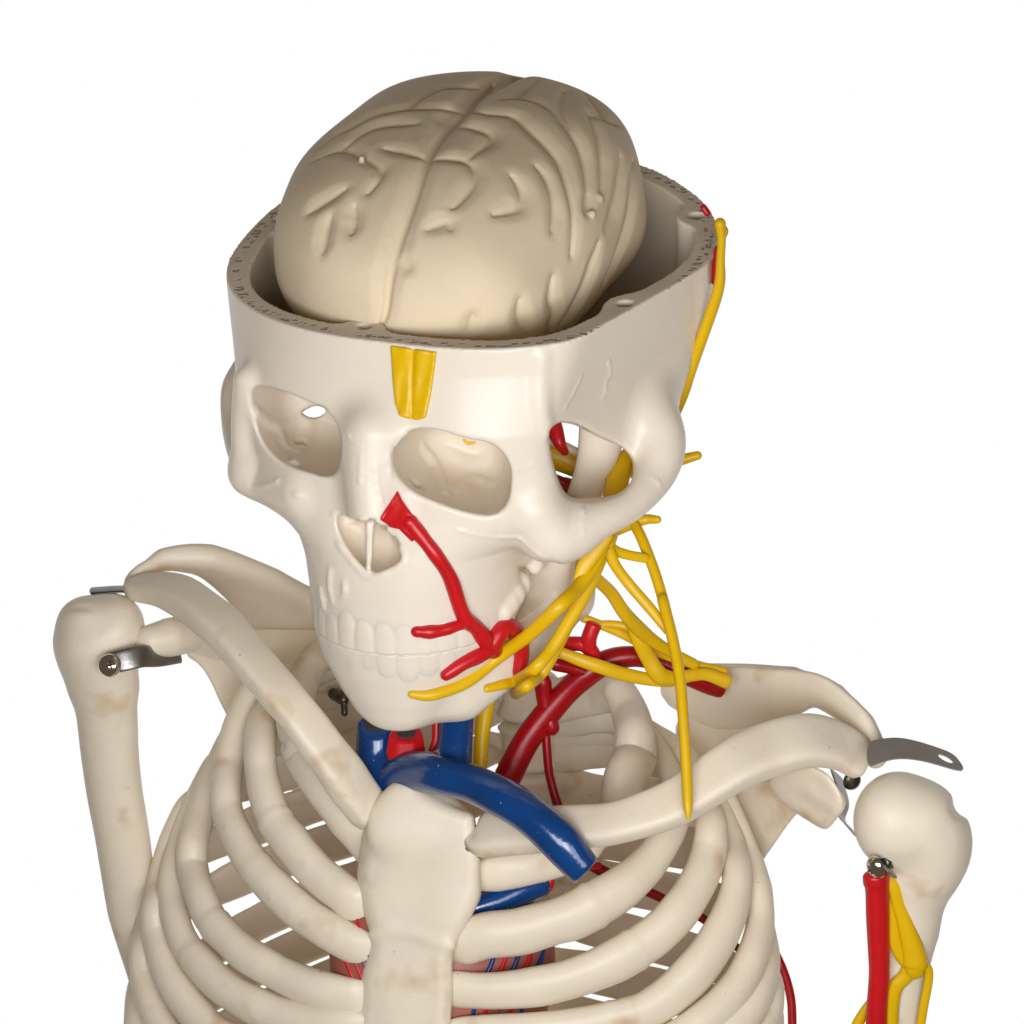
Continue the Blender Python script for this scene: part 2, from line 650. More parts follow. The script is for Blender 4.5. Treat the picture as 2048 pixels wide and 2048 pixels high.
# sockets
rorb = smooth_poly(q('C', (238, 470), (330, 462), (480, 495), (620, 540), (760, 590), (860, 670), (893, 770), (880, 880), (840, 1000),
                     (760, 1020), (650, 995), (500, 965), (390, 920), (290, 840), (240, 740), (228, 590)), 1)
lorb = smooth_poly(q('C', (1232, 930), (1255, 820), (1370, 728), (1530, 730), (1700, 785), (1870, 815), (1960, 900), (1990, 1000),
                     (1985, 1110), (1960, 1230), (1880, 1300), (1720, 1275), (1520, 1215), (1350, 1150), (1260, 1040)), 1)
vol.cut(socket(rorb, SK.at(590, 870, 500)[2] + 20, 300, (60, -24), .4, 16, 6.), 11)
vol.cut(socket(lorb, SK.at(910, 950, 510)[2] + 20, 300, (24, -36), .4, 16, 5.), 11)
nose = smooth_poly(q('C', (822, 1290), (940, 1345), (1010, 1325), (1120, 1335), (1210, 1420), (1282, 1550), (1270, 1620), (1170, 1675),
                     (1060, 1705), (960, 1610), (870, 1490), (826, 1390)), 1)
wn = SK.at(740, 1090, 590)[2]
vol.cut(socket(nose, wn + 20, 150, (6, -12), .25, 12, 3.), 6)
# septum
sp = q('C', (1040, 1320), (1092, 1340), (1072, 1670), (1040, 1670))
vol.add(plate(sp, lambda u, v: wn - 92 + 0 * u + (v - 1100) * .1, 62, 3, 10), 5)
# temporal openings beside the left orbit
hole = smooth_poly(q('P', (632, 660), (650, 625), (700, 590), (760, 596), (822, 610), (950, 680), (1100, 738), (1152, 790), (1182, 850), (1186, 920),
                      (1160, 1000), (1080, 1062), (980, 1082), (860, 1088), (780, 1082), (735, 1050), (690, 960), (640, 780)), 1)
vol.cut(socket(hole, 330, 900, (0, 0), 0.0), 10)
# hollow beside the molars
pit = smooth_poly(q('D', (430, 1450), (560, 1450), (730, 1440), (735, 1560), (690, 1680), (600, 1800), (470, 1860), (400, 1840), (470, 1660), (450, 1500)), 1)
vol.cut(socket(pit, SK.at(1090, 1180, 330)[2] + 40, 190, (10, 0), .2), 14)
# molar roots and the ridge of the jaw branch inside that hollow
for (u, v), ru, rv in ((q('P', (330, 1590))[0], 27, 46), (q('P', (300, 1760))[0], 20, 22)):
    vol.add(ellip(SK.at(u, v, 345), (ru, rv, 30)), 14)
sfm = vol.front()
for (u, v), r_ in zip(q('P', (548, 1500), (505, 1570), (468, 1640), (432, 1705), (395, 1765), (355, 1815)), (15, 16, 15, 14, 13, 12)):
    vol.add(ellip((u, v, vol.front_at(u, v, sfm) - 3), (r_ * 1.2, r_ * 1.6, 17)), 12)
sfm = vol.front()
for pts_, r_ in ((q('C', (650, 690), (640, 780), (600, 880), (560, 960)), 9), (q('C', (300, 620), (420, 700), (600, 660)), 8), (q('C', (470, 760), (500, 850), (580, 900)), 6),
                 (q('C', (1400, 850), (1480, 960), (1560, 1160)), 9), (q('C', (1600, 900), (1720, 960), (1850, 930)), 8), (q('C', (1640, 1150), (1760, 1080), (1880, 1120)), 8)):
    Pq = [(u, v, vol.front_at(u, v, sfm) - 4) for u, v in spline(pts_, 4)]
    vol.add(chain(Pq, r_, 30), 16)
vol.cut(ellip(q('C', (1375, 1095))[0] + (vol.front_at(*q('C', (1375, 1095))[0], sfm),), (15, 9, 22)), 12)
vol.cut(ellip(q('C', (600, 830))[0] + (vol.front_at(*q('C', (600, 830))[0], sfm),), (9, 16, 18)), 10)
# sutures and nicks of the casting
sfm = vol.front()
for pts_, r_ in ((q('P', (425, 895), (455, 862), (490, 885), (530, 850), (560, 876), (612, 862)), 4.2),
                 (q('C', (905, 745), (950, 800), (1010, 835)), 4), (q('C', (1240, 830), (1270, 780), (1330, 740)), 4),
                 (q('C', (1010, 860), (1005, 980), (1000, 1080)), 4.5), (q('C', (1100, 950), (1115, 1100), (1150, 1230)), 4.5), (q('C', (1190, 900), (1200, 1050)), 4),
                 (q('C', (245, 1100), (340, 1110), (400, 1095), (455, 1070)), 5), (q('C', (570, 1160), (630, 1170)), 7),
                 (q('P', (50, 1290), (190, 1322), (330, 1335), (445, 1340), (520, 1400), (590, 1460)), 4.5),
                 (q('P', (1020, 200), (1032, 270), (1000, 340), (1002, 400), (980, 430)), 4), (q('P', (840, 300), (780, 420), (730, 500)), 4),
                 (q('P', (1290, 955), (1330, 975), (1350, 1000)), 4.5), (q('P', (860, 1150), (850, 1250), (860, 1330)), 4),
                 (q('C', (830, 1290), (930, 1335), (1010, 1322), (1120, 1332)), 6), (q('C', (1120, 1332), (1215, 1418), (1290, 1550), (1275, 1625), (1170, 1688), (1060, 1712), (955, 1612), (862, 1490)), 6),
                 (q('E', (330, 130), (325, 230), (345, 330)), 7), (q('E', (420, 210), (415, 300)), 7), (q('E', (270, 250), (290, 360)), 8)):
    Pq = [(u, v, vol.front_at(u, v, sfm)) for u, v in spline(pts_, 4)]
    Pq = [(u, v, z - r_ * .45) for u, v, z in Pq if not np.isnan(z)]
    if len(Pq) > 1:
        vol.add(chain(Pq, r_, 30), 5)
# fissure at the back of the right orbit
vol.cut(socket(smooth_poly(q('C', (600, 622), (640, 590), (715, 562), (790, 600), (750, 640), (680, 660)), 1), 300, 800, (0, 0), 0), 5)
# cut plane, hollow, peg sockets
GLs, GFs = GL, GF
vol.d = np.maximum(vol.d, GH)
inner = cranium(GL - 6, GF, GH, 432, 455, 470, 447, .66)
floor_h = 300 - 185 * np.clip((GF - 20) / 260, 0, 1)
inner = smax(inner, -(GH + floor_h), 70)
del floor_h
for tp in temples:
    inner = smax(inner, tp + 44, 30)
del temples
pegs = [SK.at_h(u, v, 0) for u, v in ((724, 655), (1256, 609), (1402, 429), (551, 437))]
bump = None
for l, f in pegs:
    rr = np.hypot(l, f); l2, f2 = l * (rr - 13) / rr, f * (rr - 13) / rr
    dd = np.sqrt((GL - f32(l2)) ** 2 + (GF - f32(f2)) ** 2) - 33
    dd = np.maximum(dd, -(GH + 170))
    bump = dd if bump is None else np.minimum(bump, dd)
vol.d = np.maximum(vol.d, smax(-inner, -smax(bump, GH, 0) * 1.0, 26) if False else -smax(inner, -bump, 55))
for l, f in pegs:
    ki = 1 - 9 / np.hypot(l, f)
    dd = np.sqrt((GL - f32(l * ki)) ** 2 + (GF - f32(f * ki)) ** 2) - 17
    vol.d = np.maximum(vol.d, -np.maximum(dd, -(GH + 34)))
vol.noise(1.5, 38, 1)
vol.d = np.maximum(vol.d, GH + rng.normal(0, .0))
sk_front = vol.front()
V, Q = vol.mesh()
skull = link_mesh('skull', V, Q, [M['skull'], M['rim']], skel, SKEL, label='ivory skull with its cap removed')
l_, f_, h_ = SK.inv(V[:, 0], V[:, 1], V[:, 2])
top = (h_ > -3.2)
mi = (top[Q].all(axis=1)).astype(np.int32)
skull.data.polygons.foreach_set('material_index', mi)
co_, ci_ = cranium(l_ - 6, f_, 0 * h_, 476, 500, 492, 492), cranium(l_ - 6, f_, 0 * h_, 432, 455, 470, 447, .66)
at_ = skull.data.attributes.new('across_wall', 'FLOAT', 'POINT')
at_.data.foreach_set('value', np.clip(co_ / (co_ - ci_ - 1e-3), 0, 1).astype(f32))
t_ = M['rim'].node_tree
pb = t_.nodes['Principled BSDF']
an = t_.nodes.new('ShaderNodeAttribute'); an.attribute_name = 'across_wall'
vo = t_.nodes.new('ShaderNodeTexVoronoi'); vo.inputs['Scale'].default_value = 430
tcn = t_.nodes.new('ShaderNodeTexCoord')
t_.links.new(tcn.outputs['Object'], vo.inputs['Vector'])


def rng_node(src, a, b):
    n = t_.nodes.new('ShaderNodeMapRange'); n.interpolation_type = 'SMOOTHSTEP'
    n.inputs['From Min'].default_value = a; n.inputs['From Max'].default_value = b
    t_.links.new(src, n.inputs['Value'])
    return n.outputs[0]


def mul(a, b):
    n = t_.nodes.new('ShaderNodeMath'); n.operation = 'MULTIPLY'
    t_.links.new(a, n.inputs[0]); t_.links.new(b, n.inputs[1])
    return n.outputs[0]


band = mul(rng_node(an.outputs['Fac'], .16, .26), rng_node(an.outputs['Fac'], .62, .5))
pit_m = mul(band, rng_node(vo.outputs['Distance'], .50, .22))
mxn = t_.nodes.new('ShaderNodeMix'); mxn.data_type = 'RGBA'
old = pb.inputs['Base Color'].links[0].from_socket
t_.links.new(pit_m, mxn.inputs[0]); t_.links.new(old, mxn.inputs[6]); mxn.inputs[7].default_value = (.46, .38, .29, 1)
t_.links.new(mxn.outputs[2], pb.inputs['Base Color'])
bpn = t_.nodes.new('ShaderNodeBump'); bpn.invert = True
bpn.inputs['Strength'].default_value = .9; bpn.inputs['Distance'].default_value = 8 * S
t_.links.new(pit_m, bpn.inputs['Height']); t_.links.new(bpn.outputs[0], pb.inputs['Normal'])

# ---- lower jaw
jv = Vol((560, 1040, -150), (1260, 1485, 560), 5.0)
_, g = jv.sub(None)
JL, JF, JH = [a.astype(f32) for a in SK.inv(*g)]
jd = face(JL, JF, JH)
jv.d = smax(smax(jd, JH - (TEETH_H - 1), 3), 180 - JF, 50)
jv.d = smax(jv.d, -(JH + 850), 40)
for off in (60, 140, 215):
    pts = [SK.to(268, off, -380), SK.to(262, off + 6, -500), SK.to(246, off + 20, -620), SK.to(225, off + 50, -690)]
    jv.add(chain(pts, [24, 26, 28, 30]), 30)
jv.add(chain([SK.to(222, 120, -700), SK.to(203, 290, -704), SK.to(172, 372, -742), SK.to(118, 440, -784)], [36, 40, 44, 48]), 45)
jv.add(chain([SK.to(214, 215, -440), SK.to(206, 225, -660)], [30, 32]), 30)
for off in (60, 140, 215):
    pts = [SK.to(-268, off, -420), SK.to(-246, off + 20, -620), SK.to(-215, off + 50, -690)]
    jv.add(chain(pts, [20, 22, 26]), 30)
jv.noise(1.5, 38, 3)
jaw_front = jv.front()
mandible = vol_obj('mandible', jv, M['skull'], skull, SKEL)
# coronoid column seen through the cheek arch
tube('coronoid_process', [SK.at(1206, 855, 100), SK.at(1197, 905, 110), SK.at(1181, 955, 125), SK.at(1166, 1000, 145), SK.at(1146, 1070, 175)], [50, 44, 37, 36, 38],
     M['skull'], mandible, SKEL, flat=.55, sub=8, seg=18, up=(.35, -.1, .93))


def teeth(name, gum, edge, parent, out):
    """a moulded row of teeth: relief on the jaw surface between the gum line and the biting edge"""
    tv = Vol((595, 1150, 60), (1140, 1420, 580), 3.5)
    _, gg = tv.sub(None)
    tl_, tf_, th_ = [a.astype(f32) for a in SK.inv(*gg)]
    base = face(tl_, tf_, th_)
    th = np.arctan2(tl_, tf_ - 230) / .118
    x = (th - np.floor(th)) * 2 - 1
    dome = np.sqrt(np.maximum(0, 1 - (x * .97) ** 2))
    k = np.clip((th_ - edge) / (gum - edge), -.2, 1.4)           # 0 at the biting edge, 1 at the gum
    gl = .62 + .30 * dome + .10 * np.sin(np.floor(th) * 2.3)
    fade = 1 / (1 + np.exp((k - gl) * 11))
    jit = 1.2 * np.sin(np.floor(th) * 5.1 + gum)
    d = base + 2.0 - (out + jit * .5) * dome ** .55 * fade
    lo, hi = min(gum, edge), max(gum, edge)
    d = np.maximum(d, np.maximum(th_ - hi - 30 * (gum > edge), lo - 30 * (gum < edge) - th_))
    d = np.maximum(d, -30 - base)
    tv.d = np.maximum(d, np.abs(th) - 8.0).astype(f32)
    return vol_obj(name, tv, M['skull'], parent, SKEL)


teeth('upper_teeth', -565, -637, skull, 3.3)
teeth('lower_teeth', -694, -638, mandible, 2.8)

# ---- things painted on and moulded to the skull


def on_skull(pts, lift=4.0):
    z = np.array([np.nanmax([vol.front_at(p[0], p[1], sk_front), jv.front_at(p[0], p[1], jaw_front), -1e3]) for p in pts])
    for _ in range(2):
        if len(z) > 2:
            m = z.copy(); m[1:-1] = .25 * z[:-2] + .5 * z[1:-1] + .25 * z[2:]
            z = np.maximum(m, np.minimum(z, m + 8))
    return [(p[0], p[1], a + lift) for p, a in zip(pts, z)]


def patch(name, poly, depth, label, groove=None, th=9):
    """a thin raised shape moulded on the skull"""
    P = np.array(poly)
    lo, hi = P.min(0) - 12, P.max(0) + 12
    pv = Vol((lo[0], lo[1], depth - 140), (hi[0], hi[1], depth + 140), 3.0)
    pm = np.array([[vol.front_at(a, b, sk_front) for b in pv.ax[1]] for a in pv.ax[0]])
    pm = np.where(np.isnan(pm), np.nanmean(pm), pm)
    for _ in range(6):
        e = np.pad(pm, 1, mode='edge')
        pm = (pm + e[2:, 1:-1] + e[:-2, 1:-1] + e[1:-1, 2:] + e[1:-1, :-2]) / 5
    U, Vv = pv.ax[0][:, None], pv.ax[1][None, :]
    psd = poly_sd(U, Vv, P)
    bumps = 1.1 * np.sin(U / 6. + Vv / 23.)
    if groove:
        bumps = bumps - 4.5 * np.exp(-((U - groove(Vv)) / 5) ** 2)
    zz = pv.ax[2][None, None, :]
    pv.d = smax(psd[:, :, None] + 0 * zz, zz - (pm + th + bumps)[:, :, None], 6)
    pv.d = np.maximum(pv.d, (pm - 12)[:, :, None] - zz).astype(f32)
    return pv


pp = q('C', (1200, 165), (1350, 190), (1512, 210), (1500, 300), (1475, 480), (1440, 650), (1385, 668), (1320, 660), (1260, 640), (1232, 560), (1215, 400))
pv = patch('forehead', pp, sk_front[int((826 - vol.lo[0]) / hv), int((760 - vol.lo[1]) / hv)], '', lambda v: 826 + (v - 700) * -.03)
vol_obj('forehead_nerve', pv, M['yellow'], skull, SKEL, 'yellow nerve patch on the forehead')
fp = q('C', (1250, 1135), (1280, 1200), (1345, 1290), (1420, 1420), (1345, 1480), (1260, 1395), (1190, 1380), (1128, 1330), (1165, 1265), (1200, 1215))
pv = patch('fan', fp, sk_front[int((800 - vol.lo[0]) / hv), int((1030 - vol.lo[1]) / hv)], '', None, 11)
fan_geo = pv.mesh()
fa = on_skull(q('C', (1330, 1345), (1400, 1430), (1500, 1560), (1600, 1720)) + q('E', (1180, 420), (1260, 500), (1330, 590), (1370, 640)))
b1 = on_skull(q('E', (1215, 465), (1130, 490), (1050, 515), (960, 528), (880, 525)))
b2 = on_skull(q('E', (1370, 630), (1280, 680), (1180, 730), (1070, 805)), 9)
b3 = on_skull(q('E', (1370, 600), (1420, 520), (1480, 500), (1535, 560), (1555, 660), (1540, 780)), 10)
geo = join(tube_geo(fa, [17, 16, 15, 15, 16, 17, 19, 20], sub=6, wob=.05), (fan_geo[0], fan_geo[1].tolist()), tube_geo(b1, [12, 12, 13, 14, 12], sub=5, wob=.06), tube_geo(b2, [17, 16, 15, 12], sub=5, wob=.06),
           tube_geo(b3, [20, 20, 19, 18, 16, 15], sub=5))
link_mesh('facial_artery', *geo, M['red'], skull, SKEL, recalc=True, label='branching red artery on the cheek')

E_ = lambda *p: q('E', *p)
n1 = on_skull(E_((850, 930), (930, 938), (1010, 925), (1200, 850), (1400, 690), (1600, 548)), 10) + [(1119, 1212, 250), (1158, 1173, 200), (1186, 1130, 170), (1208, 1076, 160)]
n1[5] = (n1[5][0], n1[5][1], n1[4][2] * .5 + 125)
tube('facial_nerve', n1, [8, 11, 12, 13, 14, 14, 15, 15, 16, 17], M['yellow'], skull, SKEL, flat=.75)
n2 = on_skull(E_((1335, 893), (1430, 868), (1520, 840)), 10) + [(1068, 1338, 190), (1105, 1295, 180), (1146, 1228, 170), (1175, 1175, 160), (1198, 1120, 150)]
tube('facial_nerve', n2, [8, 10, 12, 13, 13, 14, 15, 15], M['yellow'], skull, SKEL, flat=.75)
n3 = on_skull(E_((1405, 968), (1480, 945)), 16) + [(1042, 1380, 150), (1080, 1350, 145), (1106, 1310, 140), (1140, 1240, 140), (1172, 1172, 140), (1205, 1080, 130)]
tube('facial_nerve', n3, [7, 10, 12, 12, 12, 13, 13, 13], M['yellow'], skull, SKEL, flat=.8)
n4 = q('D', (800, 1590), (870, 1450), (950, 1340), (1010, 1270))
tube('facial_nerve', [(u, v, 190) for u, v in n4], [5, 16, 16, 12], M['yellow'], skull, SKEL, flat=.4, label='short flat yellow nerve strip under the cheekbone')
# upper stem behind the arch and its two side stubs
st = q('D', (1010, 1300), (1040, 1150), (1070, 950), (1110, 800), (1150, 720))
tube('facial_nerve', [(u, v, w_) for (u, v), w_ in zip(st, (150, 100, 60, 30, 10))], [18, 22, 24, 20, 12], M['yellow'], skull, SKEL, flat=.6)
tube('nerve_stub', [(1245, 945, 20), (1290, 935, 10), (1340, 925, 10), (1395, 911, 20)], [15, 15, 13, 9], M['yellow'], skull, SKEL)
tube('nerve_stub', [(1230, 1060, 40), (1285, 1040, 30), (1315, 1039, 40)], [13, 11, 8], M['yellow'], skull, SKEL)
# long hanging nerve and its ties
ln = q('D', (1190, 1190), (1240, 1290), (1320, 1500), (1380, 1700)) + q('F', (1260, 200), (1340, 520), (1390, 800), (1415, 1100), (1440, 1500), (1452, 1780), (1455, 1880))
lz = [40, 60, 90, 110, 130, 160, 185, 205, 225, 240, 245]
LONG = [(p[0], p[1], z) for p, z in zip(ln, lz)]
tube('hanging_nerve', LONG, [11, 11, 11, 11, 11.5, 11.5, 11.5, 11, 11, 10, 4], M['yellow'], skull, SKEL, label='long yellow nerve hanging to the collarbone')
t1 = q('D', (1000, 1300), (1060, 1355), (1150, 1385), (1260, 1405))
tube('nerve_tie', [(u, v, z) for (u, v), z in zip(t1, (140, 120, 105, 90))], [13, 11, 10, 10], M['yellow'], skull, SKEL, flat=.6)
t2 = q('D', (1010, 1340), (1070, 1460), (1160, 1580), (1290, 1730), (1400, 1870))
tube('nerve_tie', [(u, v, z) for (u, v), z in zip(t2, (140, 130, 120, 120, 125))], [14, 11, 11, 11, 9], M['yellow'], skull, SKEL, flat=.6)
# nerve and artery down the back of the skull
bk = [(1441, 447), (1444, 480), (1442, 520), (1441, 560), (1428, 600), (1398, 668), (1370, 735), (1350, 795), (1320, 860)]
tube('occipital_nerve', [(u - 1 + max(0, min(14, (v - 560) * .09)), v, SK.at(u, v, -40)[2]) for u, v in bk], [12, 9, 9, 11, 12, 12, 12, 12, 12], M['yellow'], skull, SKEL)
tube('occipital_nerve', [(1441, 447, SK.at(1441, 447, -120)[2] + 6), (1450, 462, SK.at(1450, 462, -120)[2]), (1444, 480, SK.at(1444, 480, -120)[2])], [5, 7, 5], M['yellow'], skull, SKEL)
ra = [(1436, 498), (1434, 530), (1428, 565)]
tube('occipital_artery', [(u, v, SK.at(u, v, -100)[2] + 4) for u, v in ra], [8, 10, 5], M['red'], skull, SKEL)
tube('occipital_artery', [(1407, 415, SK.at(1407, 415, -190)[2]), (1415, 426, SK.at(1415, 426, -190)[2])], [7, 7], M['red'], skull, SKEL)
# painted ring inside the left orbit
ring = [(940 + 11 * math.cos(a), 878 + 9 * math.sin(a)) for a in np.linspace(0, 2 * math.pi, 10)]
tube('optic_ring', [(u, v, vol.front_at(940, 884, sk_front) + 3) for u, v in ring], 3.2, M['yellow'], skull, SKEL, cap=0, sub=3, seg=8)
# skull base pieces seen through the cheek opening
D_ = lambda *p: q('D', *p)
tube('base_artery', [(u, v, z) for (u, v), z in zip(D_((640, 480), (670, 560), (705, 660), (740, 720)), (-30, -20, -10, -20))], [16, 17, 13, 8], M['red'], skull, SKEL)
tube('base_nerve', [(u, v, -60) for u, v in D_((560, 700), (680, 740), (800, 790), (900, 850))], [30, 30, 28, 24], M['yellow'], skull, SKEL, flat=.6)
tube('skull_base', [(u, v, -30) for u, v in D_((560, 610), (650, 650), (730, 680), (830, 730))], [9, 9, 9, 9], M['skull'], skull, SKEL)
tube('base_artery', [(u, v, -40) for u, v in D_((640, 880), (720, 915), (800, 950))], [10, 11, 10], M['red_dark'], skull, SKEL)
tube('base_shade', [(u, v, -70) for u, v in D_((660, 960), (740, 960), (820, 990))], [22, 24, 22], M['hollow'], skull, SKEL)  # added dark tube, colours in the shade deep in the cheek opening

# ================================================================== BRAIN
bv = Vol((520, 130, -480), (1330, 720, 480), 4.0)
bc = SK.to(-47, -32, 40)
_, g = bv.sub(None)
BL, BF, BH = [a.astype(f32) for a in SK.inv(*g)]
lc, fc_, hc = SK.inv(*bc)
lx, fx, hx = BL - f32(lc), BF - f32(fc_), BH - f32(hc)


def sup(l, f, h, a, b, c, p):
    qq = (np.abs(l / a) ** p + np.abs(f / b) ** p + np.abs(h / c) ** p) ** (1 / p)
    return (qq - 1) * min(a, b, c) * 1.05


bv.d = sup(lx, fx, hx, f32(337), f32(448), f32(240), 2.35).astype(f32)
crown = [SK.to(-40, f_q - 24, 40 + 240 * math.sqrt(max(0, 1 - (f_q / 448.) ** 2)) + 6) for f_q in (-330, -240, -150, -60, 30)]
bv.cut(schain([(c[0], c[1], c[2]) for c in crown], [15, 15, 14, 12, 9]), 34)
bv.noise(4.5, 60, 5)
bfront = bv.front()
bsm = bfront.copy()
for _ in range(3):
    nb = np.stack([bsm, np.roll(bsm, 1, 0), np.roll(bsm, -1, 0), np.roll(bsm, 1, 1), np.roll(bsm, -1, 1)])
    bsm = np.where(np.isnan(nb).any(0), bsm, nb.mean(0))


wide, fine = [], []


def grooves(list_):
    gu, gv = np.gradient(np.where(np.isnan(bsm), np.nanmin(bsm), bsm), bv.h)
    for pts, r, dep in list_:
        P = spline([(p[0], p[1]) for p in pts], 5)
        C, N = [], []
        for u, v in P:
            z = bv.front_at(u, v, bsm)
            if not np.isnan(z):
                C.append([u, v, z])
                n = np.array((-bv.front_at(u, v, gu), -bv.front_at(u, v, gv), 1.0))
                N.append(n / np.linalg.norm(n))
        if len(C) < 2:
            continue
        for _ in range(4):
            zc = [c[2] for c in C]
            for i in range(1, len(C) - 1):
                C[i][2] = .25 * zc[i - 1] + .5 * zc[i] + .25 * zc[i + 1]
        n = len(C)
        C, N = np.array(C), np.array(N)
        t = np.minimum(1, 4 * np.minimum(np.arange(n), n - 1 - np.arange(n)) / n)[:, None]
        wide.append((C + N * (r * .9 + 8), list(((r * 1.15 + 8) * (.55 + .45 * t))[:, 0])))
        fine.append((C - N * (4 + dep * .8), list((r * .5 * (.45 + .55 * t))[:, 0])))


A_ = lambda *p: q('A', *p)
B_ = lambda *p: q('B', *p)
W_ = lambda *p: q('W', *p)
grooves([
    (W_((716, 620), (726, 590), (731, 545), (738, 500), (752, 450), (777, 380), (800, 310), (822, 268), (850, 235), (880, 208), (905, 182), (935, 158)), 17, 5),
    (A_((770, 690), (900, 632), (1000, 612), (1100, 650), (1180, 692), (1243, 745), (1235, 810), (1160, 915)), 9, 3),
    (A_((830, 600), (950, 500), (1080, 430), (1200, 372), (1350, 337), (1500, 322), (1700, 327), (1850, 346)), 9, 3),
    (A_((1000, 590), (1130, 490), (1250, 446), (1400, 432), (1490, 432)), 8, 2),
    (A_((1270, 605), (1400, 622), (1550, 662)), 9, 3),
    (A_((1440, 318), (1600, 212), (1700, 182), (1930, 182)), 7, 2),
    (A_((740, 1050), (850, 975), (1000, 885)), 8, 1),
    (A_((1040, 1190), (1058, 1100), (1062, 1000)), 10, 2),
    (A_((840, 1320), (858, 1200), (895, 1080)), 9, 0),
    (A_((1350, 1380), (1440, 1440)), 8, 0),
    (A_((1590, 668), (1700, 672), (1830, 684), (1893, 745), (1890, 840), (1800, 960), (1740, 1020)), 10, 3),
    (B_((20, 415), (150, 430), (245, 462), (266, 505), (220, 552), (130, 620)), 9, 2),
    (B_((120, 322), (250, 340), (400, 352), (480, 412), (600, 522), (690, 622), (742, 732), (790, 900), (802, 1050), (788, 1260)), 10, 3),
    (B_((330, 247), (450, 242), (560, 262), (660, 312), (722, 385), (800, 485), (850, 585), (880, 700), (895, 860), (905, 960)), 9, 3),
    (B_((430, 240), (500, 180), (570, 120)), 7, 1),
    (B_((735, 190), (720, 290), (770, 420)), 7, 1),
    (B_((895, 330), (950, 450), (978, 560), (990, 700), (980, 860)), 10, 3),
    (B_((920, 350), (1000, 372), (1080, 412)), 7, 2),
    (B_((870, 205), (955, 295), (1000, 372)), 8, 2),
    (B_((400, 740), (450, 810), (472, 880), (450, 940), (380, 970), (285, 992)), 11, 2),
    (B_((560, 680), (632, 765), (670, 880), (678, 1000), (660, 1100)), 10, 1),
    (B_((1105, 620), (1092, 800), (1060, 960), (1010, 1090)), 9, 1),
    (B_((1185, 640), (1180, 800), (1165, 980), (1120, 1150), (1050, 1330), (960, 1500)), 9, 1),
    (B_((965, 1180), (920, 1330), (880, 1450), (800, 1600), (720, 1700)), 13, 2),
    (B_((665, 1400), (660, 1550), (678, 1650), (620, 1790)), 11, 3),
    (B_((452, 1550), (458, 1680), (495, 1790)), 11, 2),
    (B_((150, 1650), (128, 1730)), 8, 2),
    (B_((900, 870), (880, 980)), 8, 1),
    (B_((1010, 1550), (950, 1650), (850, 1760)), 12, 2),
    (A_((1570, 1165), (1650, 1130), (1705, 1118), (1728, 1160)), 7, 0),
])
for C, rad in wide:
    bv.cut(chain(C, rad, 40), 20)
for C, rad in fine:
    bv.cut(chain(C, rad, 30), 9)
for p, r in ((B_((960, 890))[0], 9), (B_((915, 990))[0], 8), (A_((1115, 680))[0], 6)):
    z = bv.front_at(p[0], p[1], bfront)
    bv.add(ellip((p[0], p[1], z), (r, r, r)), 6)
vol_obj('brain_body', bv, M['brain'], brain_t, BRAIN)

# ================================================================== BREASTBONE
BX = BD.at


def stern_f(v):
    return np.clip((v - 1640) * .26, -40, 140)


def stern_w(u, v):
    f = stern_f(v)
    x, y = BD.xy(u, v)
    l = (x + f * BD.s) / BD.c
    gg = f * BD.c + l * BD.s
    h = (gg * BD.se - y) / BD.ce
    base = BD.o[2] + h * BD.se + gg * BD.ce
    mid = 845 - (v - 1700) * .10
    return base - 32 - ((u - mid) / 120.) ** 2 * 12


sp_ = smooth_poly(q('J', (425, 488), (480, 480), (545, 492), (600, 560), (700, 610), (830, 640), (930, 665), (940, 760), (945, 860), (972, 950),
                    (966, 1060), (960, 1165), (915, 1250), (868, 1340), (820, 1430), (788, 1510), (776, 1600), (780, 1750), (776, 1900),
                    (785, 2200), (195, 2200), (212, 1900), (228, 1750), (250, 1620), (285, 1510), (292, 1400), (262, 1280), (222, 1100), (216, 1000), (240, 775), (340, 595)), 1)
sv = Vol((680, 1535, -260), (1000, 2120, 140), 4.0)
sv.add(plate(sp_, lambda u, v: stern_w(u, v) + 2, 36, 30))
sv.add(ellip((835, 1650, stern_w(835, 1650) - 4), (100, 75, 44)), 30)
sv.add(schain([(u, v, stern_w(u, v) + 31) for u, v in q('J', (310, 1400), (420, 1370), (500, 1385), (580, 1400), (680, 1440), (780, 1470))], [4, 7, 6, 7, 6, 4]), 22)
for sx, sy, r in ((908, 1935, 14), (902, 2028, 16)):
    sv.cut(ellip((sx, sy, stern_w(sx, sy) + 38), (r * .9, r * 1.4, 16)), 10)
sv.noise(3.6, 26, 8)
vol_obj('sternum', sv, M['bone'], skel, SKEL)

# ================================================================== RIBS


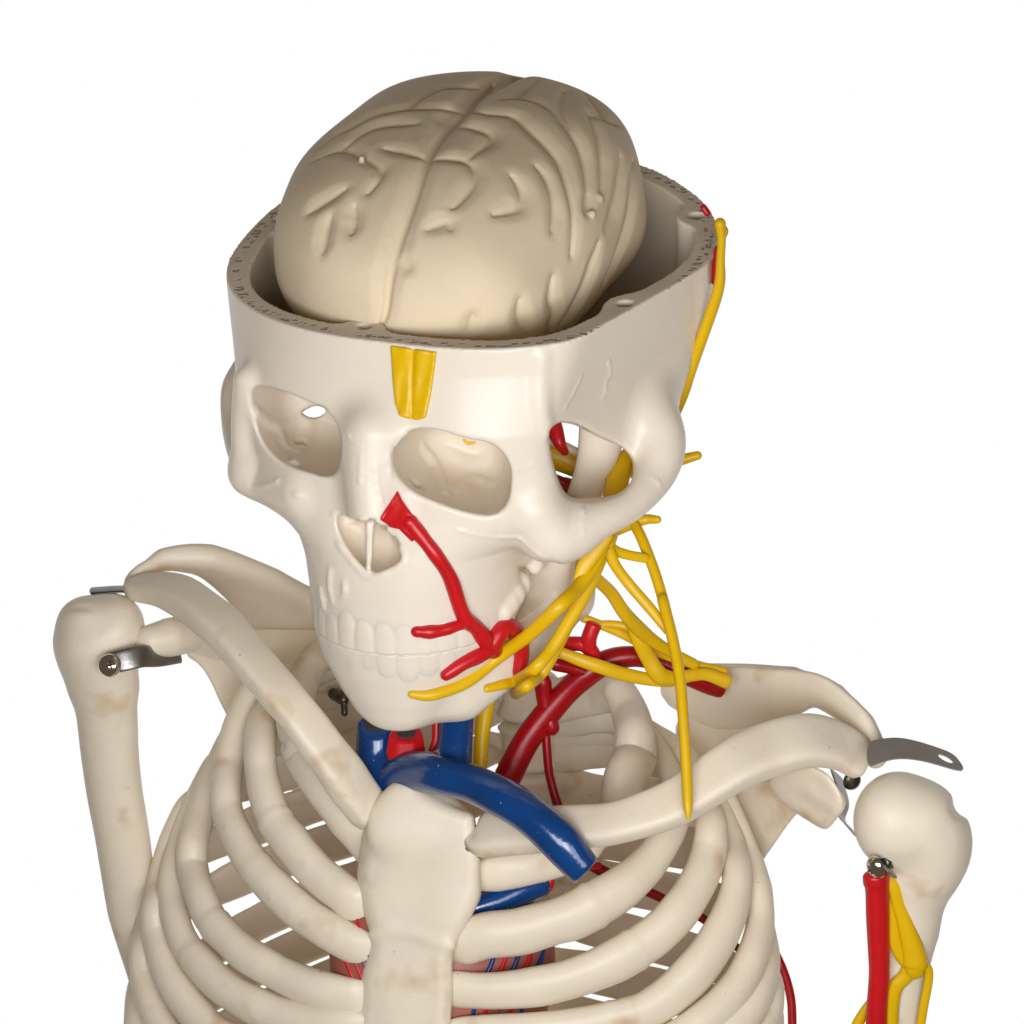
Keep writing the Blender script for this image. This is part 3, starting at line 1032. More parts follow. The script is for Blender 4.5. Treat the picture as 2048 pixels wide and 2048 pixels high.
def rib(front, ext_l, ext_r, fs, side, rad, back, joint=None, n_back=11):
    """front: measured centre line from the breastbone out to the side; then round the back to the spine through back"""
    uc = (ext_l + ext_r) / 2.; half = (ext_r - ext_l) / 2.
    Bb = (fs + 600) / 2.; fcen = (fs - 600) / 2.
    us = [p[0] for p in front]
    k_ext = us.index(max(us)) if side > 0 else us.index(min(us))
    half = abs(us[k_ext] - uc) + .5
    Aa = math.sqrt(max(half ** 2 - (Bb * BD.s) ** 2, 100)) / BD.c
    dl = math.atan2(Bb * BD.s, Aa * BD.c)

    def deep(u, v, ph):
        l, fp = Aa * math.sin(ph), Bb * math.cos(ph)
        gg = (fcen + fp) * BD.c + l * BD.s
        h = (gg * BD.se - (v - BD.o[1])) / BD.ce
        return (u, v, BD.o[2] + h * BD.se + gg * BD.ce)
    pts = []
    for k, (u, v) in enumerate(front):
        t = max(-1, min(1, (u - uc) / half))
        ph = dl + math.asin(t)
        if k > k_ext:                       # past the side: on the far half
            ph = dl + side * math.pi - math.asin(t)
        pts.append(deep(u, v, ph))
    ph0, v0 = ph, front[-1][1]
    end = R(177) if side > 0 else -R(178)
    (u1, v1), (u2, v2) = back
    t1 = max(-1, min(1, (u1 - uc) / half))
    s1 = (dl + side * math.pi - math.asin(t1) - ph0) / (end - ph0)
    tt = np.linspace(0, 1, n_back + 1)
    vv = np.interp(tt, (0, s1, 1), (v0, v1, v2))
    vv[1:] = vv[1:]
    for _ in range(3):
        vv[1:-1] = .25 * vv[:-2] + .5 * vv[1:-1] + .25 * vv[2:]
    for i in range(1, n_back + 1):
        ph = ph0 + (end - ph0) * tt[i]
        pts.append(deep(uc + half * math.sin(ph - dl), vv[i], ph))
    cen = np.array(BD.to(0, fcen, 0)); cen[0] = uc
    axis = np.array(BD.to(0, 0, 1)) - np.array(BD.to(0, 0, 0))

    def nrm(p):
        d = np.array(p) - cen
        return d - (d @ axis) * axis
    nf = len(front)
    rr = list(rad) if not np.isscalar(rad) else [rad] * nf
    if len(rr) != nf:
        rr = list(np.interp(np.linspace(0, 1, nf), np.linspace(0, 1, len(rr)), rr))
    rr = [r * (1.05 if side > 0 else 1.18) for r in rr]
    rr[0] *= .78
    rr += [rr[-1] + (45 - rr[-1]) * min(1, i / 4) for i in range(1, n_back - 1)] + [40, 26]
    fl = [.3, .7] + [.92] * (nf - 2) + [max(.3, .92 - .15 * i) for i in range(1, n_back + 1)]
    V, Fc = tube_geo(pts, rr, seg=18, sub=6, flat=fl, up=nrm, wob=.01, joint=joint, rough=.035)
    return link_mesh('rib', V, Fc, M['bone'], skel, SKEL, recalc=True)


I_ = lambda *p: q('I', *p)
J_ = lambda *p: q('J', *p)
K_ = lambda *p: q('K', *p)
G_ = lambda *p: q('G', *p)
# viewer's left
rib(I_((1730, 700), (1620, 520), (1490, 330), (1370, 170), (1270, 0)) + E_((160, 1290), (105, 1120), (110, 960), (170, 800), (240, 690)), 575, 1340, -30, -1, [44, 42, 38, 36, 36, 36, 36, 34, 30, 28], ((620, 1325), (1010, 1200)))
rib(I_((1800, 1130), (1690, 1090), (1570, 1005), (1450, 915), (1330, 800), (1210, 660), (1115, 530), (1045, 360), (1000, 170), (985, 0)) + G_((1425, 1270), (1480, 1150)), 505, 1355, 10, -1, [37, 37, 36, 36, 36, 37, 36, 35, 34, 34, 32, 30], ((620, 1338), (1010, 1213)), joint=6.3)
rib(I_((1860, 1420), (1700, 1390), (1500, 1290), (1330, 1180), (1180, 1060), (1040, 920), (910, 760), (820, 600), (760, 440), (745, 300), (760, 120), (785, 0)) + [(482, 1440), (512, 1375)], 448, 1418, 40, -1, [34, 34, 33, 33, 34, 34, 33, 31, 31, 31, 30, 30, 28], ((620, 1360), (1010, 1235)), joint=5.6)
rib(I_((1760, 1730), (1640, 1740), (1400, 1690), (1200, 1615), (1040, 1530), (880, 1430), (760, 1320), (640, 1190), (560, 1020), (510, 850), (510, 680), (560, 480), (620, 300)) + [(440, 1530), (470, 1470), (505, 1410)], 382, 1470, 70, -1, [36, 35, 33, 32, 32, 32, 32, 32, 30, 29, 28, 28, 26], ((620, 1402), (1010, 1277)), joint=6.8)
rib(I_((1760, 1990), (1600, 1950), (1350, 1920), (1100, 1860), (900, 1780), (720, 1660), (580, 1530), (470, 1390), (400, 1220), (365, 1050), (370, 880), (410, 720)) + [(374, 1650), (400, 1588), (432, 1530)], 338, 1520, 90, -1, [34, 34, 33, 33, 32, 32, 30, 29, 27, 26, 25, 24], ((620, 1455), (1010, 1330)), joint=6.5)
rib(I_((1700, 2320), (1200, 2250), (900, 2120), (660, 1980), (500, 1820), (380, 1650), (300, 1480), (255, 1300), (245, 1130), (270, 980)) + [(330, 1725), (350, 1665), (378, 1610)], 304, 1542, 110, -1, [33, 33, 32, 31, 30, 28, 26, 25, 24, 22], ((620, 1530), (1010, 1405)))
rib(I_((1600, 2600), (1000, 2500), (600, 2300), (420, 2130), (300, 1960), (215, 1780), (170, 1600), (160, 1420), (185, 1260)) + [(304, 1805), (322, 1750)], 280, 1556, 120, -1, [32, 32, 31, 30, 28, 26, 24, 23, 22], ((620, 1612), (1010, 1487)))
rib(I_((1500, 2900), (800, 2750), (400, 2480), (240, 2280), (150, 2080), (125, 1900), (130, 1740), (150, 1640)) + [(292, 1920), (306, 1860)], 272, 1562, 120, -1, [30, 30, 30, 28, 26, 24, 23, 22], ((620, 1700), (1010, 1575)))
rib(I_((1500, 3200), (800, 3050), (400, 2780), (240, 2580), (150, 2380), (125, 2200), (130, 2050), (150, 1950)), 272, 1562, 120, -1, [30, 30, 30, 28, 26, 24, 23, 22], ((620, 1790), (1010, 1665)))
# viewer's right
rib(J_((900, 1060), (1050, 1035), (1200, 1000), (1400, 950), (1560, 880)) + K_((300, 600), (450, 470)) + q('F', (960, 1560), (1040, 1420), (1045, 1260), (1010, 1090), (930, 920)), 575, 1272, -30, 1,
    [36, 36, 36, 36, 36, 36, 38, 44, 46, 42, 38, 34], ((1180, 1385), (1085, 1417)))
rib(J_((760, 1480), (850, 1450), (1000, 1400), (1200, 1375), (1400, 1320)) + K_((200, 1150), (400, 1035), (560, 925), (700, 800), (800, 650), (865, 520), (890, 400), (880, 280)) + [(1334, 1530)], 505, 1355, 10, 1,
    [40, 44, 46, 46, 47, 48, 46, 43, 38, 34, 31, 29, 27], ((1215, 1415), (1085, 1447)), joint=5.5)
rib(J_((720, 1710), (800, 1725), (1000, 1735), (1250, 1715)) + K_((120, 1625), (350, 1540), (560, 1430), (760, 1290), (920, 1120), (1050, 920), (1120, 720), (1135, 540), (1110, 380)) + [(1395, 1556), (1370, 1510)], 448, 1418, 40, 1,
    [32, 36, 37, 38, 40, 42, 44, 44, 42, 40, 36, 30, 27, 26], ((1215, 1446), (1085, 1478)), joint=6.2)
rib(J_((720, 2000), (850, 1985), (1100, 1980), (1300, 1975)) + K_((200, 1950), (450, 1900), (680, 1830), (880, 1700), (1060, 1510), (1200, 1300), (1290, 1080), (1320, 880), (1290, 680), (1240, 540)) + [(1430, 1602), (1402, 1548)], 382, 1470, 70, 1,
    [30, 34, 36, 38, 40, 42, 44, 44, 42, 36, 32, 29, 27, 26], ((1215, 1486), (1085, 1518)), joint=5.0)
rib(J_((720, 2300), (1000, 2290), (1300, 2280)) + K_((450, 2250), (750, 2130), (1000, 1980), (1180, 1830), (1330, 1650), (1430, 1450), (1485, 1220), (1480, 1020), (1440, 850)) + [(1492, 1692), (1472, 1640), (1448, 1592)], 338, 1520, 90, 1,
    [34, 36, 38, 40, 40, 38, 34, 30, 28, 25, 22, 21], ((1215, 1600), (1085, 1560)))
rib([(u - 8, v) for u, v in J_((720, 2600), (1200, 2600)) + K_((500, 2500), (900, 2300), (1200, 2080), (1400, 1880), (1510, 1700), (1560, 1520), (1550, 1350)) + [(1530, 1830), (1515, 1770), (1495, 1712)]], 304, 1542, 110, 1,
    [34, 36, 38, 38, 34, 28, 24, 22, 20], ((1215, 1680), (1080, 1644)))
rib([(u - 14, v) for u, v in K_((200, 2800), (900, 2500), (1300, 2250), (1500, 2050), (1590, 1880), (1615, 1700), (1590, 1560)) + [(1542, 1890), (1530, 1830)]], 280, 1556, 120, 1,
    [34, 34, 32, 28, 25, 22, 20], ((1215, 1764), (1075, 1734)))

rib([(u - 18, v) for u, v in K_((300, 3050), (900, 2820), (1300, 2520), (1540, 2220), (1620, 2040), (1640, 1880), (1615, 1740))], 272, 1562, 120, 1,
    [34, 34, 32, 28, 25, 22, 20], ((1215, 1858), (1070, 1824)))
rib(K_((300, 3350), (900, 3120), (1300, 2820), (1540, 2520), (1625, 2340), (1648, 2180), (1630, 2040)), 272, 1562, 120, 1,
    [34, 34, 32, 28, 25, 22, 20], ((1215, 1955), (1065, 1916)))

for k_ in (1, 2):
    rib([(u, v + 85 * k_ + 85) for u, v in I_((1500, 2900), (800, 2750), (400, 2480), (240, 2280), (150, 2080), (125, 1900), (130, 1740), (150, 1640))], 272, 1562, 120, -1,
        [30, 30, 30, 28, 26, 24, 23, 22], ((620, 1790 + 90 * k_), (1010, 1665 + 90 * k_)))
rib([(u, v + 170) for u, v in K_((300, 3050), (900, 2820), (1300, 2520), (1540, 2220), (1620, 2040), (1640, 1880), (1615, 1740))], 272, 1562, 120, 1,
    [34, 34, 32, 28, 25, 22, 20], ((1215, 2052), (1065, 2005)))

# ================================================================== COLLARBONES


def blade_up(p):
    return (0.25, -.55, .8)


cl = W_((705, 1540), (690, 1520), (640, 1452), (560, 1345), (485, 1258), (410, 1175), (330, 1118), (262, 1106))
tube('clavicle', [BX(u, v, f) for (u, v), f in zip(cl, (-40, -30, 10, 15, -40, -130, -240, -310))], [38, 46, 46, 43, 43, 47, 46, 36], M['bone'], skel, SKEL,
     seg=28, flat=.6, up=(.4, -.36, .84), power=.52, cap=.25, rough=.03)
cr_ = J_((980, 815), (1030, 800)) + K_((200, 540), (450, 515), (700, 445), (950, 335)) + q('H', (350, 690), (550, 595), (780, 540), (980, 575), (1110, 660))
tube('clavicle', [BX(u, v, f) for (u, v), f in zip(cr_, (-20, -10, 25, 35, 20, -20, -85, -145, -200, -250, -280))], [44, 47, 45, 43, 46, 50, 54, 56, 56, 51, 40], M['bone'], skel, SKEL,
     seg=28, flat=.56, up=(-.1, -.5, .85), power=.5, cap=.3, rough=.03)

# ================================================================== SHOULDER BLADES


def plane_w(f0, u0, f1, u1):
    def fn(u, v):
        f = f0 + (u - u0) * ((f1 - f0) / (u1 - u0))
        x, y = BD.xy(u, v)
        l = (x + f * BD.s) / BD.c
        gg = f * BD.c + l * BD.s
        h = (gg * BD.se - y) / BD.ce
        return BD.o[2] + h * BD.se + gg * BD.ce
    return fn


sv = Vol((230, 1070, -900), (740, 1640, 60), 5.0)
ac = smooth_poly(G_((535, 340), (590, 245), (740, 155), (860, 112), (1000, 100), (1150, 128), (1300, 178), (1500, 268), (1700, 388), (1900, 480),
                    (1900, 640), (1500, 640), (1350, 640), (1230, 480), (1090, 345), (1000, 285), (920, 265), (830, 245), (700, 290), (565, 400)), 1)
wa = plane_w(-340, 250, -560, 640)
sv.add(plate(ac, wa, 20, 16))
bl = smooth_poly(G_((1200, 560), (1500, 590), (1800, 555), (2000, 560), (2000, 1800), (1600, 1700), (1230, 1250), (1160, 1100), (1110, 980), (1040, 870), (920, 800), (980, 700)), 1)
wb = plane_w(-400, 350, -590, 560)
sv.add(plate(bl, lambda u, v: wb(u, v) - 30, 14, 12), 40)
sv.add(chain([BX(*p) for p in G_((1150, 700, -400), (980, 660, -330), (830, 690, -270), (715, 715, -240))], [44, 40, 40, 34]), 30)
sv.add(chain([BX(*p) for p in G_((800, 185, -380), (1100, 180, -420), (1500, 320, -500), (1850, 520, -560))], [16, 20, 22, 22]), 30)
sv.noise(2, 40, 11)
scap_l = vol_obj('scapula', sv, M['bone'], skel, SKEL)

H_ = lambda *p: q('H', *p)
sv = Vol((1260, 1310, -760), (1790, 1830, 160), 5.0)
ac = smooth_poly(H_((-80, 150), (100, 110), (300, 100), (600, 102), (750, 115), (870, 148), (980, 220), (1110, 330), (1180, 450), (1225, 575), (1222, 650),
                    (1170, 705), (1130, 650), (1080, 500), (1000, 425), (890, 365), (830, 328), (760, 372), (620, 420), (300, 480), (100, 420), (-80, 300)), 1)
wr = plane_w(-560, 1350, -330, 1760)
sv.add(plate(ac, wr, 20, 16))
bl = smooth_poly(H_((0, 300), (300, 420), (620, 420), (780, 600), (800, 900), (725, 975), (640, 1080), (510, 1270), (420, 1420), (200, 1300), (0, 900)), 1)
wr2 = plane_w(-600, 1400, -400, 1620)
sv.add(plate(bl, lambda u, v: wr2(u, v) - 20, 14, 12), 40)
wc = plane_w(-330, 1540, -225, 1670)
cp = smooth_poly(H_((540, 770), (640, 700), (780, 680), (900, 730), (955, 800), (1002, 890), (985, 965), (945, 1030), (905, 1072), (855, 1060), (720, 965), (600, 860)), 1)
sv.add(plate(cp, lambda u, v: wc(u, v) - (v - 1600) * .35, 26, 18), 20)
sv.add(chain([BX(*p) for p in H_((700, 730, -318), (860, 830, -250), (965, 905, -225))], [26, 22, 14]), 22)
sv.add(chain([BX(*p) for p in H_((200, 130, -560), (700, 150, -470), (950, 270, -400), (1120, 450, -350), (1185, 620, -320))], [18, 20, 24, 26, 24]), 26)
sv.noise(2, 40, 12)
scap_r = vol_obj('scapula', sv, M['bone'], skel, SKEL)

# ================================================================== UPPER ARMS
hv_ = Vol((60, 1150, -780), (420, 2120, -180), 4.0)
def HL(u, v): return BX(u, v, -250)
wl0 = HL(200, 1270)[2]
def at_l(u, v): return (u, v, wl0 - (v - 1270) * .36)
hv_.add(chain([at_l(211, 1385), at_l(220, 1490), at_l(233, 1600), at_l(249, 1710), at_l(269, 1820), at_l(304, 1950), at_l(352, 2120)], [62, 59, 56, 54, 51, 50, 50]))
hv_.add(ellip(at_l(190, 1280), (84, 88, 100)), 20)
hv_.add(ellip(at_l(176, 1240), (62, 52, 80)), 16)
hv_.add(ellip(at_l(232, 1258), (62, 72, 90)), 30)
hv_.add(ellip(at_l(205, 1345), (70, 70, 70)), 40)
hv_.cut(chain([at_l(130, 1205)[:2] + (wl0 + 60,), at_l(210, 1212)[:2] + (wl0 + 105,), at_l(280, 1222)[:2] + (wl0 + 80,)], [6, 7, 6]), 12)
hv_.noise(3.2, 40, 13)
hum_l = vol_obj('humerus', hv_, M['bone'], skel, SKEL)

hv_ = Vol((1690, 1510, -180), (1980, 2120, 280), 4.0)
wr0 = BX(1825, 1650, -235)[2]
def at_r(u, v, o=0): return (u, v, wr0 - (v - 1650) * .36 + o)
hv_.add(chain([at_r(1834, 1770), at_r(1824, 1860), at_r(1806, 1950), at_r(1792, 2120)], [62, 55, 44, 38]))
hv_.add(ellip(at_r(1803, 1640), (90, 101, 95)), 16)
hv_.add(ellip(at_r(1862, 1648), (60, 76, 80)), 46)
hv_.add(ellip(at_r(1888, 1690), (54, 68, 68)), 44)
hv_.add(ellip(at_r(1848, 1735), (66, 66, 66)), 44)
hv_.cut(ellip((1922, 1614, wr0 + 30), (17, 20, 70)), 18)
hv_.cut(schain([(1790, 1550, wr0 + 112), (1850, 1590, wr0 + 122), (1895, 1640, wr0 + 108), (1912, 1700, wr0 + 84)], [5, 7, 7, 5]), 26)
hv_.cut(schain([(1770, 1720, wr0 + 78), (1815, 1752, wr0 + 72), (1860, 1768, wr0 + 66)], [5, 7, 5]), 22)
hv_.noise(3.5, 40, 14)
hum_r = vol_obj('humerus', hv_, M['bone'], skel, SKEL, label='upper arm bone with a red artery and a yellow nerve')
hr_front = hv_.front()

L_ = lambda *p: q('L', *p)
az = lambda u, v, o: (u, v, wr0 - (v - 1650) * .36 + o)
tube('brachial_artery', [az(*p, 70) for p in L_((735, 500), (738, 560), (745, 640), (750, 900), (760, 1200), (765, 1450), (745, 1750), (735, 2050))],
     [27, 27, 24, 23.5, 22, 21, 21, 22], M['red'], hum_r, SKEL, seg=16, cap=.4)
ny = join(tube_geo([az(*p, 62) for p in L_((870, 560), (920, 640), (950, 780), (1010, 950), (1080, 1180), (1110, 1340), (1110, 1400))], [11, 14, 13, 16, 22, 26, 22], flat=.6),
          tube_geo([az(*p, 58) for p in L_((890, 740), (905, 950), (920, 1120), (980, 1260), (1070, 1360))], [7, 12, 15, 15, 16], flat=.6),
          tube_geo([az(*p, 58) for p in L_((1090, 1370), (1020, 1470), (930, 1570), (890, 1720), (870, 2050))], [22, 16, 15, 15, 15], flat=.6),
          tube_geo([az(*p, 55) for p in L_((1110, 1370), (1200, 1385), (1245, 1440), (1235, 1560), (1200, 1740), (1150, 2050))], [18, 14, 9, 9, 9, 9], flat=.6))
link_mesh('radial_nerve', *ny, M['yellow'], hum_r, SKEL, recalc=True)
tube('radial_nerve', [az(*p, 30) for p in L_((690, 1690), (630, 1800), (560, 1932), (520, 2050))], [6, 10, 12, 12], M['yellow'], hum_r, SKEL)

# ---- steel straps and screws


def strap(name, pts, half, mat, parent, up, th=3.0, label=None):
    return tube(name, pts, half, mat, parent, SKEL, label=label, flat=th / (half if np.isscalar(half) else max(half)), up=up, power=.7, cap=.3, seg=16)


zL = wl0 + 118
strap('shoulder_strap', [(u, v, z) for (u, v), z in zip(G_((440, 862), (560, 835), (660, 815), (760, 812), (890, 790)), (zL, zL + 2, zL - 16, zL - 60, zL - 130))], 22, M['steel'], skel, (0.1, -.1, 1))
strap('shoulder_strap', [(185, 1182, wl0 - 10), (230, 1179, wl0 - 10), (290, 1178, wl0 - 20)], 22, M['steel_dark'], skel, (0, -.95, .3))


def screw(name, p, r, axis, mat, parent):
    """domed head with a dark-coloured cross"""
    a = np.array(axis, float); a /= np.linalg.norm(a)
    p = np.array(p, float)
    ref = np.array((.25, 1, 0.2)); x = np.cross(a, ref); x /= np.linalg.norm(x); y = np.cross(a, x)
    V, Fc, mi = [], [], []
    seg, rows = 32, 9
    for i in range(rows):
        t = i / (rows - 1) * R(86)
        for k in range(seg):
            b = 2 * math.pi * k / seg
            V.append(p + a * (math.sin(t) * r * .72) + (x * math.cos(b) + y * math.sin(b)) * r * math.cos(t))
    for i in range(rows - 1):
        for k in range(seg):
            Fc.append((i * seg + k, i * seg + (k + 1) % seg, (i + 1) * seg + (k + 1) % seg, (i + 1) * seg + k)); mi.append(0)
    Fc.append(tuple(range((rows - 1) * seg, rows * seg))); mi.append(0)
    for d, e in ((x, y), (y, x)):                    # two dark blocks in the crown, the cross slots' shade put into colour
        o = len(V)
        for sa in (-1, 1):
            for sb in (-1, 1):
                for h in (.45, .735):
                    V.append(p + a * (h * r) + d * (sa * r * (.46 if h < .5 else .34)) + e * (sb * r * .085))
        for f in ((0, 1, 3, 2), (4, 6, 7, 5), (0, 4, 5, 1), (2, 3, 7, 6), (1, 5, 7, 3), (0, 2, 6, 4)):
            Fc.append(tuple(o + j for j in f)); mi.append(1)
    ob = link_mesh(name, np.array(V), Fc, [mat, M['hollow']], parent, SKEL, recalc=True)
    ob.data.polygons.foreach_set('material_index', mi)
    return ob


screw('screw', (G_((450, 872))[0]) + (zL + 4,), 24, (.1, -.05, 1), M['chrome'], hum_l)
# viewer's right: plate over the arm, with its hole
wp = BX(1840, 1500, -260)[2]
pl = smooth_poly(H_((1140, 545), (1230, 525), (1330, 518), (1440, 540), (1560, 578), (1655, 615), (1700, 670), (1718, 705), (1690, 718), (1540, 672), (1450, 650), (1360, 640), (1290, 645), (1220, 665), (1140, 700)), 2)
pw = lambda u, v: wp - (u - 1840) * .15 + (v - 1500) * .9
hole = [(1350 + (1607 + 47 * math.cos(a) * .94 + 6 * math.sin(a)) * .3365, 1300 + (645 + 18 * math.sin(a) + 47 * math.cos(a) * .42) * .3365) for a in np.linspace(0, 2 * math.pi, 24, endpoint=False)]
M['worn'] = material('worn_steel', (.50, .475, .445), .42, .5, metal=.75, bump=.1, bump_scale=500, var=.12)
ring2 = [tuple(p) for p in pl] + hole
tri = tessellate_polygon([[Vector((p[0], p[1], 0)) for p in pl], [Vector((p[0], p[1], 0)) for p in hole]])
nr = len(ring2)
pv_ = [(u, v, pw(u, v) + 4) for u, v in ring2] + [(u + .5, v + 2.5, pw(u, v) - 4) for u, v in ring2]
pf_ = [tuple(t) for t in tri] + [tuple(i + nr for i in t[::-1]) for t in tri]
for o_, n_ in ((0, len(pl)), (len(pl), len(hole))):
    pf_ += [(o_ + i, o_ + (i + 1) % n_, nr + o_ + (i + 1) % n_, nr + o_ + i) for i in range(n_)]
link_mesh('shoulder_strap', np.array(pv_), pf_, M['worn'], skel, SKEL, smooth=False, recalc=True, label='loose steel strap with an oval hole')
wq = wr0 + 60
strap('shoulder_strap', [(u, v, z) for (u, v), z in zip(H_((960, 740), (1000, 880), (985, 985), (1040, 1060), (1150, 1180), (1240, 1280), (1310, 1345)),
                                                       (-160, -100, -40, 0, 40, wq + 10, wq + 10))], [20, 18, 14, 14, 15, 17, 14], M['steel'], skel, (.72, -.66, .18), th=2.2)
screw('screw', H_((1050, 775))[0] + (-95,), 20, (.5, .3, .8), M['steel_dark'], scap_r)
screw('screw', H_((1200, 1290))[0] + (wq + 10,), 25, (-.75, .35, .55), M['chrome'], hum_r)
tube('nut', [H_((1235, 1270))[0] + (wq - 8,), H_((1268, 1262))[0] + (wq - 22,)], [17, 17], M['steel_dark'], hum_r, SKEL, seg=6, sub=2, cap=.2)
tube('bolt', [(668, 1388, -500), (686, 1398, -455), (688, 1408, -450), (689, 1426, -445)], [13, 13, 7, 7], M['steel_dark'], skel, SKEL, seg=8)

# ================================================================== SPINE
for i in range(13):
    t = i / 12.
    v = 900 + 1180 * t
    u = 1000 + 60 * min(1, t * 2.2) - 70 * max(0, t - .45)
    wz = -220 - 330 * min(1, t * 1.9) - 140 * max(0, t - .5)
    r = 52 + 20 * t
    hgt = 36 + 4 * t
    dn = np.array((.0, .94, -.34))
    c = np.array((u, v, wz))
    body = tube_geo([c - dn * hgt, c - dn * hgt * .5, c + dn * hgt * .5, c + dn * hgt], [r, r * .86, r * .86, r], seg=18, sub=3, flat=.8, cap=.25)
    tp = tube_geo([c + np.array((-r - 14, -14, -30)), c + np.array((-r * .5, 4, -10)), c + np.array((0, 8, -20)), c + np.array((r * .5, 4, -6)), c + np.array((r + 14, -8, -20))], [14, 22, 30, 22, 14], sub=3, seg=10)
    spn = tube_geo([c + np.array((0, 0, -40)), c + np.array((25, -10, -130))], [20, 12], sub=3, seg=8)
    link_mesh('vertebra', *join(body, tp, spn), M['bone'], skel, SKEL, recalc=True)

# ================================================================== NECK VESSELS AND NERVES
F_ = lambda *p: q('F', *p)


def z3(pts, zs):
    zz = np.interp(np.linspace(0, 1, len(pts)), np.linspace(0, 1, len(zs)), zs)
    return [(p[0], p[1], float(z)) for p, z in zip(pts, zz)]


tube('subclavian_artery', z3(F_((60, 1560), (200, 1290), (350, 1090), (520, 900), (680, 760), (850, 660), (1050, 630), (1250, 680), (1450, 780), (1600, 850), (1700, 890)),
                             (-180, -170, -150, -150, -170, -200)), [28, 27, 27, 25, 26, 24, 21, 20, 19, 18, 16], M['red_dark'], skel, SKEL, seg=16, cap=.6)
tube('carotid_artery', z3(F_((330, 820), (350, 1000), (400, 1180)), (-150, -160, -165)), [18, 16, 16], M['red_dark'], skel, SKEL)
tube('carotid_artery', z3(F_((430, 690), (560, 720), (700, 770)), (-120, -130, -140)), [14, 13, 13], M['red_dark'], skel, SKEL)
tube('carotid_artery', z3(F_((700, 720), (720, 620), (650, 540), (530, 530)), (-140, -120, -110, -120)), [15, 16, 15, 15], M['red'], skel, SKEL)
tube('carotid_artery', z3(F_((680, 560), (690, 480), (725, 385)), (-110, -100, -95)), [17, 16, 16], M['red'], skel, SKEL, cap=.4)
tube('thoracic_artery', z3(F_((350, 1150), (362, 1330), (375, 1500), (400, 1620), (450, 1790), (520, 1950)), (-180, -190, -190)), [9, 9, 9, 9, 10, 10], M['red_dark'], skel, SKEL)
tube('thoracic_artery', z3(K_((250, 790), (400, 870), (560, 940), (780, 1040), (1080, 1190), (1340, 1410)), (-320, -330, -360)), [11, 12, 10, 10, 9, 8], M['red_dark'], skel, SKEL)
tube('thoracic_artery', z3(J_((1450, 1010), (1560, 1000), (1660, 985)), (-220, -240, -260)), [8, 8, 7], M['red'], skel, SKEL)
tube('lateral_artery', z3(K_((1480, 1240), (1575, 1400), (1650, 1570), (1698, 1750), (1708, 1932), (1705, 2060)), (-480, -480, -480)), [8, 8, 9, 9, 9, 9], M['red'], skel, SKEL)
# brachial plexus
tube('plexus_nerve', z3(F_((470, 600), (600, 650), (760, 705), (950, 765), (1150, 805), (1320, 810), (1480, 775), (1600, 770), (1770, 830)), (-70, -80, -110, -130, -150)),
     [11, 13, 14, 14, 13, 14, 13, 13, 15], M['yellow'], skel, SKEL, flat=.55, cap=.2)
tube('plexus_nerve', z3(F_((640, 330), (800, 395), (950, 460), (1100, 540), (1250, 610), (1400, 660), (1550, 710), (1740, 760)), (-100, -120, -150, -160)),
     [9, 9, 9, 9, 10, 10, 11, 13], M['yellow'], skel, SKEL, flat=.6, cap=.3)
tube('plexus_nerve', z3(F_((740, 385), (850, 380), (960, 395), (1050, 450), (1120, 520)), (-110, -100, -100)), [8, 8, 8, 9, 9], M['yellow'], skel, SKEL, flat=.6)
tube('plexus_nerve', z3(F_((755, 40), (860, 140), (960, 290), (1080, 420), (1200, 520), (1350, 610), (1500, 690)), (120, 40, -40, -100, -130)), [13, 13, 14, 15, 13, 11, 11], M['yellow'], skel, SKEL, flat=.55)
tube('plexus_nerve', z3(F_((1010, 350), (1080, 520), (1150, 650), (1230, 770), (1330, 800)), (-60, -90, -110)), [13, 15, 16, 18, 14], M['yellow'], skel, SKEL, flat=.55)
tube('neck_nerve', z3(J_((1010, -40), (985, 80), (965, 230), (955, 400)), (-210, -200, -190)), [16, 16, 15, 14], M['yellow'], skel, SKEL)

# ================================================================== HEART WITH ITS GREAT VESSELS
HO = 22
hvv = Vol((620, 1680, -420), (1140, 2180, 20), 5.0)
hvv.add(ellip((880, 1960 + HO, -215), (215, 235, 140)))
hvv.add(ellip((780, 1850 + HO, -205), (120, 130, 110)), 50)
hvv.add(ellip((1010, 1880 + HO, -230), (92, 120, 100)), 50)
hvv.noise(4, 50, 21)
heart_b = vol_obj('heart_body', hvv, M['heart'], heart_t, HEART)
hfm = hvv.front()


def on_heart(pts):
    return [(u, v, np.nan_to_num(hvv.front_at(u, v, hfm), nan=-200) + 1) for u, v in pts]


for i in range(5):
    a = 655 + i * 17
    tube('coronary_vessel', on_heart([(a + 6, 1800), (a + 14, 1860), (a + 40, 1930), (a + 75, 2010)]), 3.2 if i % 3 else 4.5, M['blue'] if i % 3 == 2 else M['red'], heart_b, HEART, seg=8)
for i in range(5):
    a = 985 + i * 24
    tube('coronary_vessel', on_heart([(a + 12, 1850), (a, 1920), (a - 30, 1990), (a - 50, 2080)]), 6, M['blue'] if i % 2 == 0 else M['red'], heart_b, HEART, seg=8)
tube('pulmonary_vein', z3(J_((920, 1250), (1050, 1210), (1180, 1150), (1300, 1110)), (-105, -120, -135)), [26, 30, 30, 26], M['blue'], heart_t, HEART, seg=14)
tube('heart_artery', z3(J_((1340, 1140), (1365, 1090), (1355, 1050)), (-140, -140)), [10, 12, 10], M['red'], heart_t, HEART)

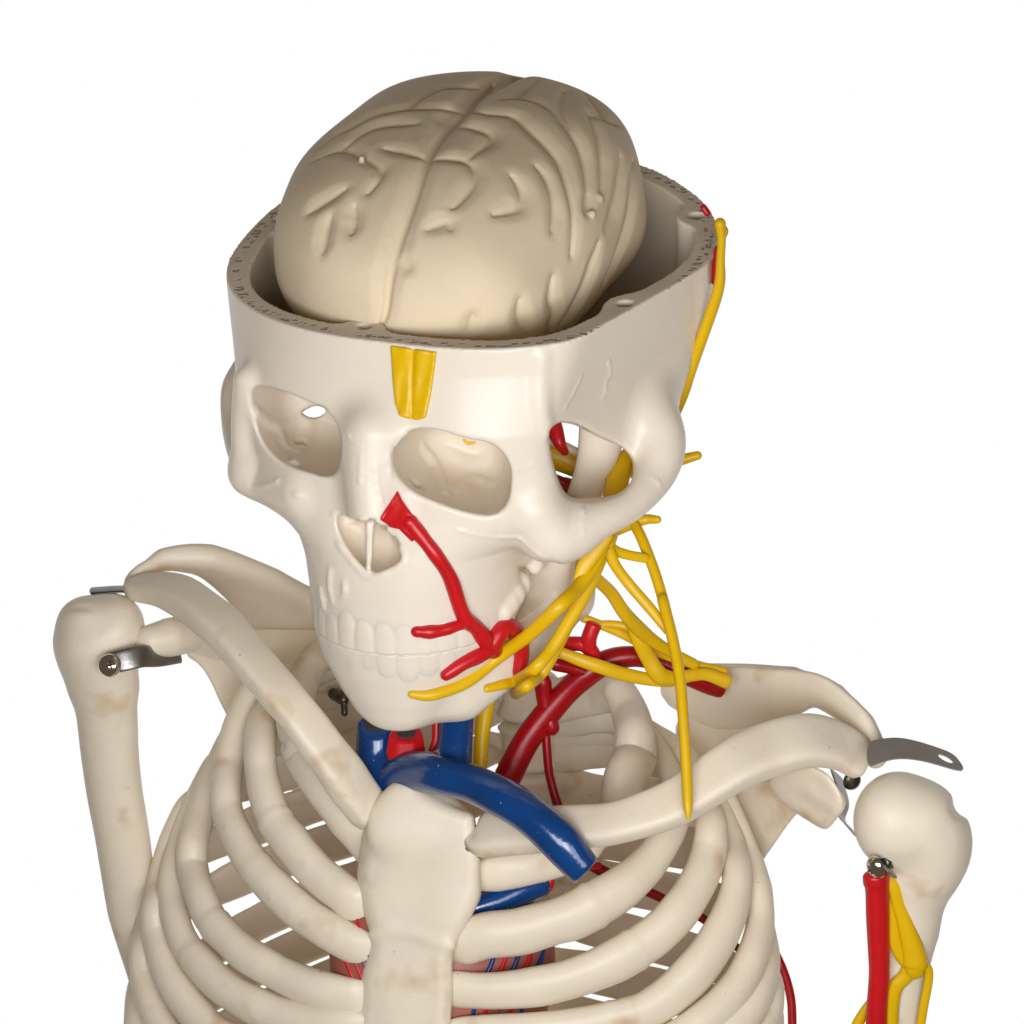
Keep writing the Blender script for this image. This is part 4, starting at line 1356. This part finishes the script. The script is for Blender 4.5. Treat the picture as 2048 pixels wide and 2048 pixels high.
vb = Vol((690, 1400, -330), (1220, 1800, 270), 4.0)
mv = [(790, 1556, -130), (830, 1544, -60), (880, 1550, 10), (945, 1568, 70), (1010, 1598, 125), (1070, 1638, 165), (1120, 1682, 185), (1166, 1736, 190)]
vb.add(chain([(752, 1452, -150), (750, 1520, -150), (775, 1570, -150), (800, 1640, -170)], [38, 42, 46, 44], 0), 0)
vb.keep((lambda x, y, z: (1446 - y) * .8 + (z + 150) * .6 + 0 * x, None), 4)
vb.add(schain(mv, [44, 42, 40, 40, 41, 41, 40, 35]), 26)
vb.add(chain([(917, 1400, -65), (913, 1470, -40), (908, 1530, -20)], [34, 34, 36]), 14)
vb.keep((lambda x, y, z: ((x - 1177) * .72 + (y - 1740) * .69) + 0 * z, None), 5)
vb.noise(1.6, 26, 31)
vein = vol_obj('brachiocephalic_vein', vb, M['blue'], heart_t, HEART)
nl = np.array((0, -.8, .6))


def lumen_shade(p, r, parent):  # dark disc on a solid end, the inner shade put into its colour
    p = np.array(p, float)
    return tube('lumen_shade', [p - nl * 5, p + nl * 1.5], [r, r], M['hollow'], parent, HEART, up=(1, 0, 0), cap=.02, seg=16)


lumen_shade((752, 1446, -150), 24, vein)
gs = []
for p_, r_ in (((812, 1524, -92), 36), ((812, 1500, -96), 42), ((812, 1466, -100), 36)):
    for k in range(7):
        a_ = 2 * math.pi * (k + .3) / 7
        n2 = np.cross(nl, (1, 0, 0))
        gs.append(np.array(p_, float) + r_ * (math.cos(a_) * np.array((1, 0, 0)) + math.sin(a_) * n2 * .9))
gf = [(i * 7 + k, i * 7 + (k + 1) % 7, i * 7 + 7 + (k + 1) % 7, i * 7 + 7 + k) for i in range(2) for k in range(7)] + [tuple(range(7)), tuple(range(14, 21))]
st_ = link_mesh('artery_stub', np.array(gs), gf, M['red'], heart_t, HEART, smooth=False, recalc=True)
bv_ = st_.modifiers.new('bevel', 'BEVEL'); bv_.width = 5 * S; bv_.segments = 2
lumen_shade((812, 1466, -100), 19, st_)
tube('artery_stub', [(873, 1440, -90), (872, 1480, -90), (862, 1505, -90)], [9, 9, 7], M['red'], heart_t, HEART)
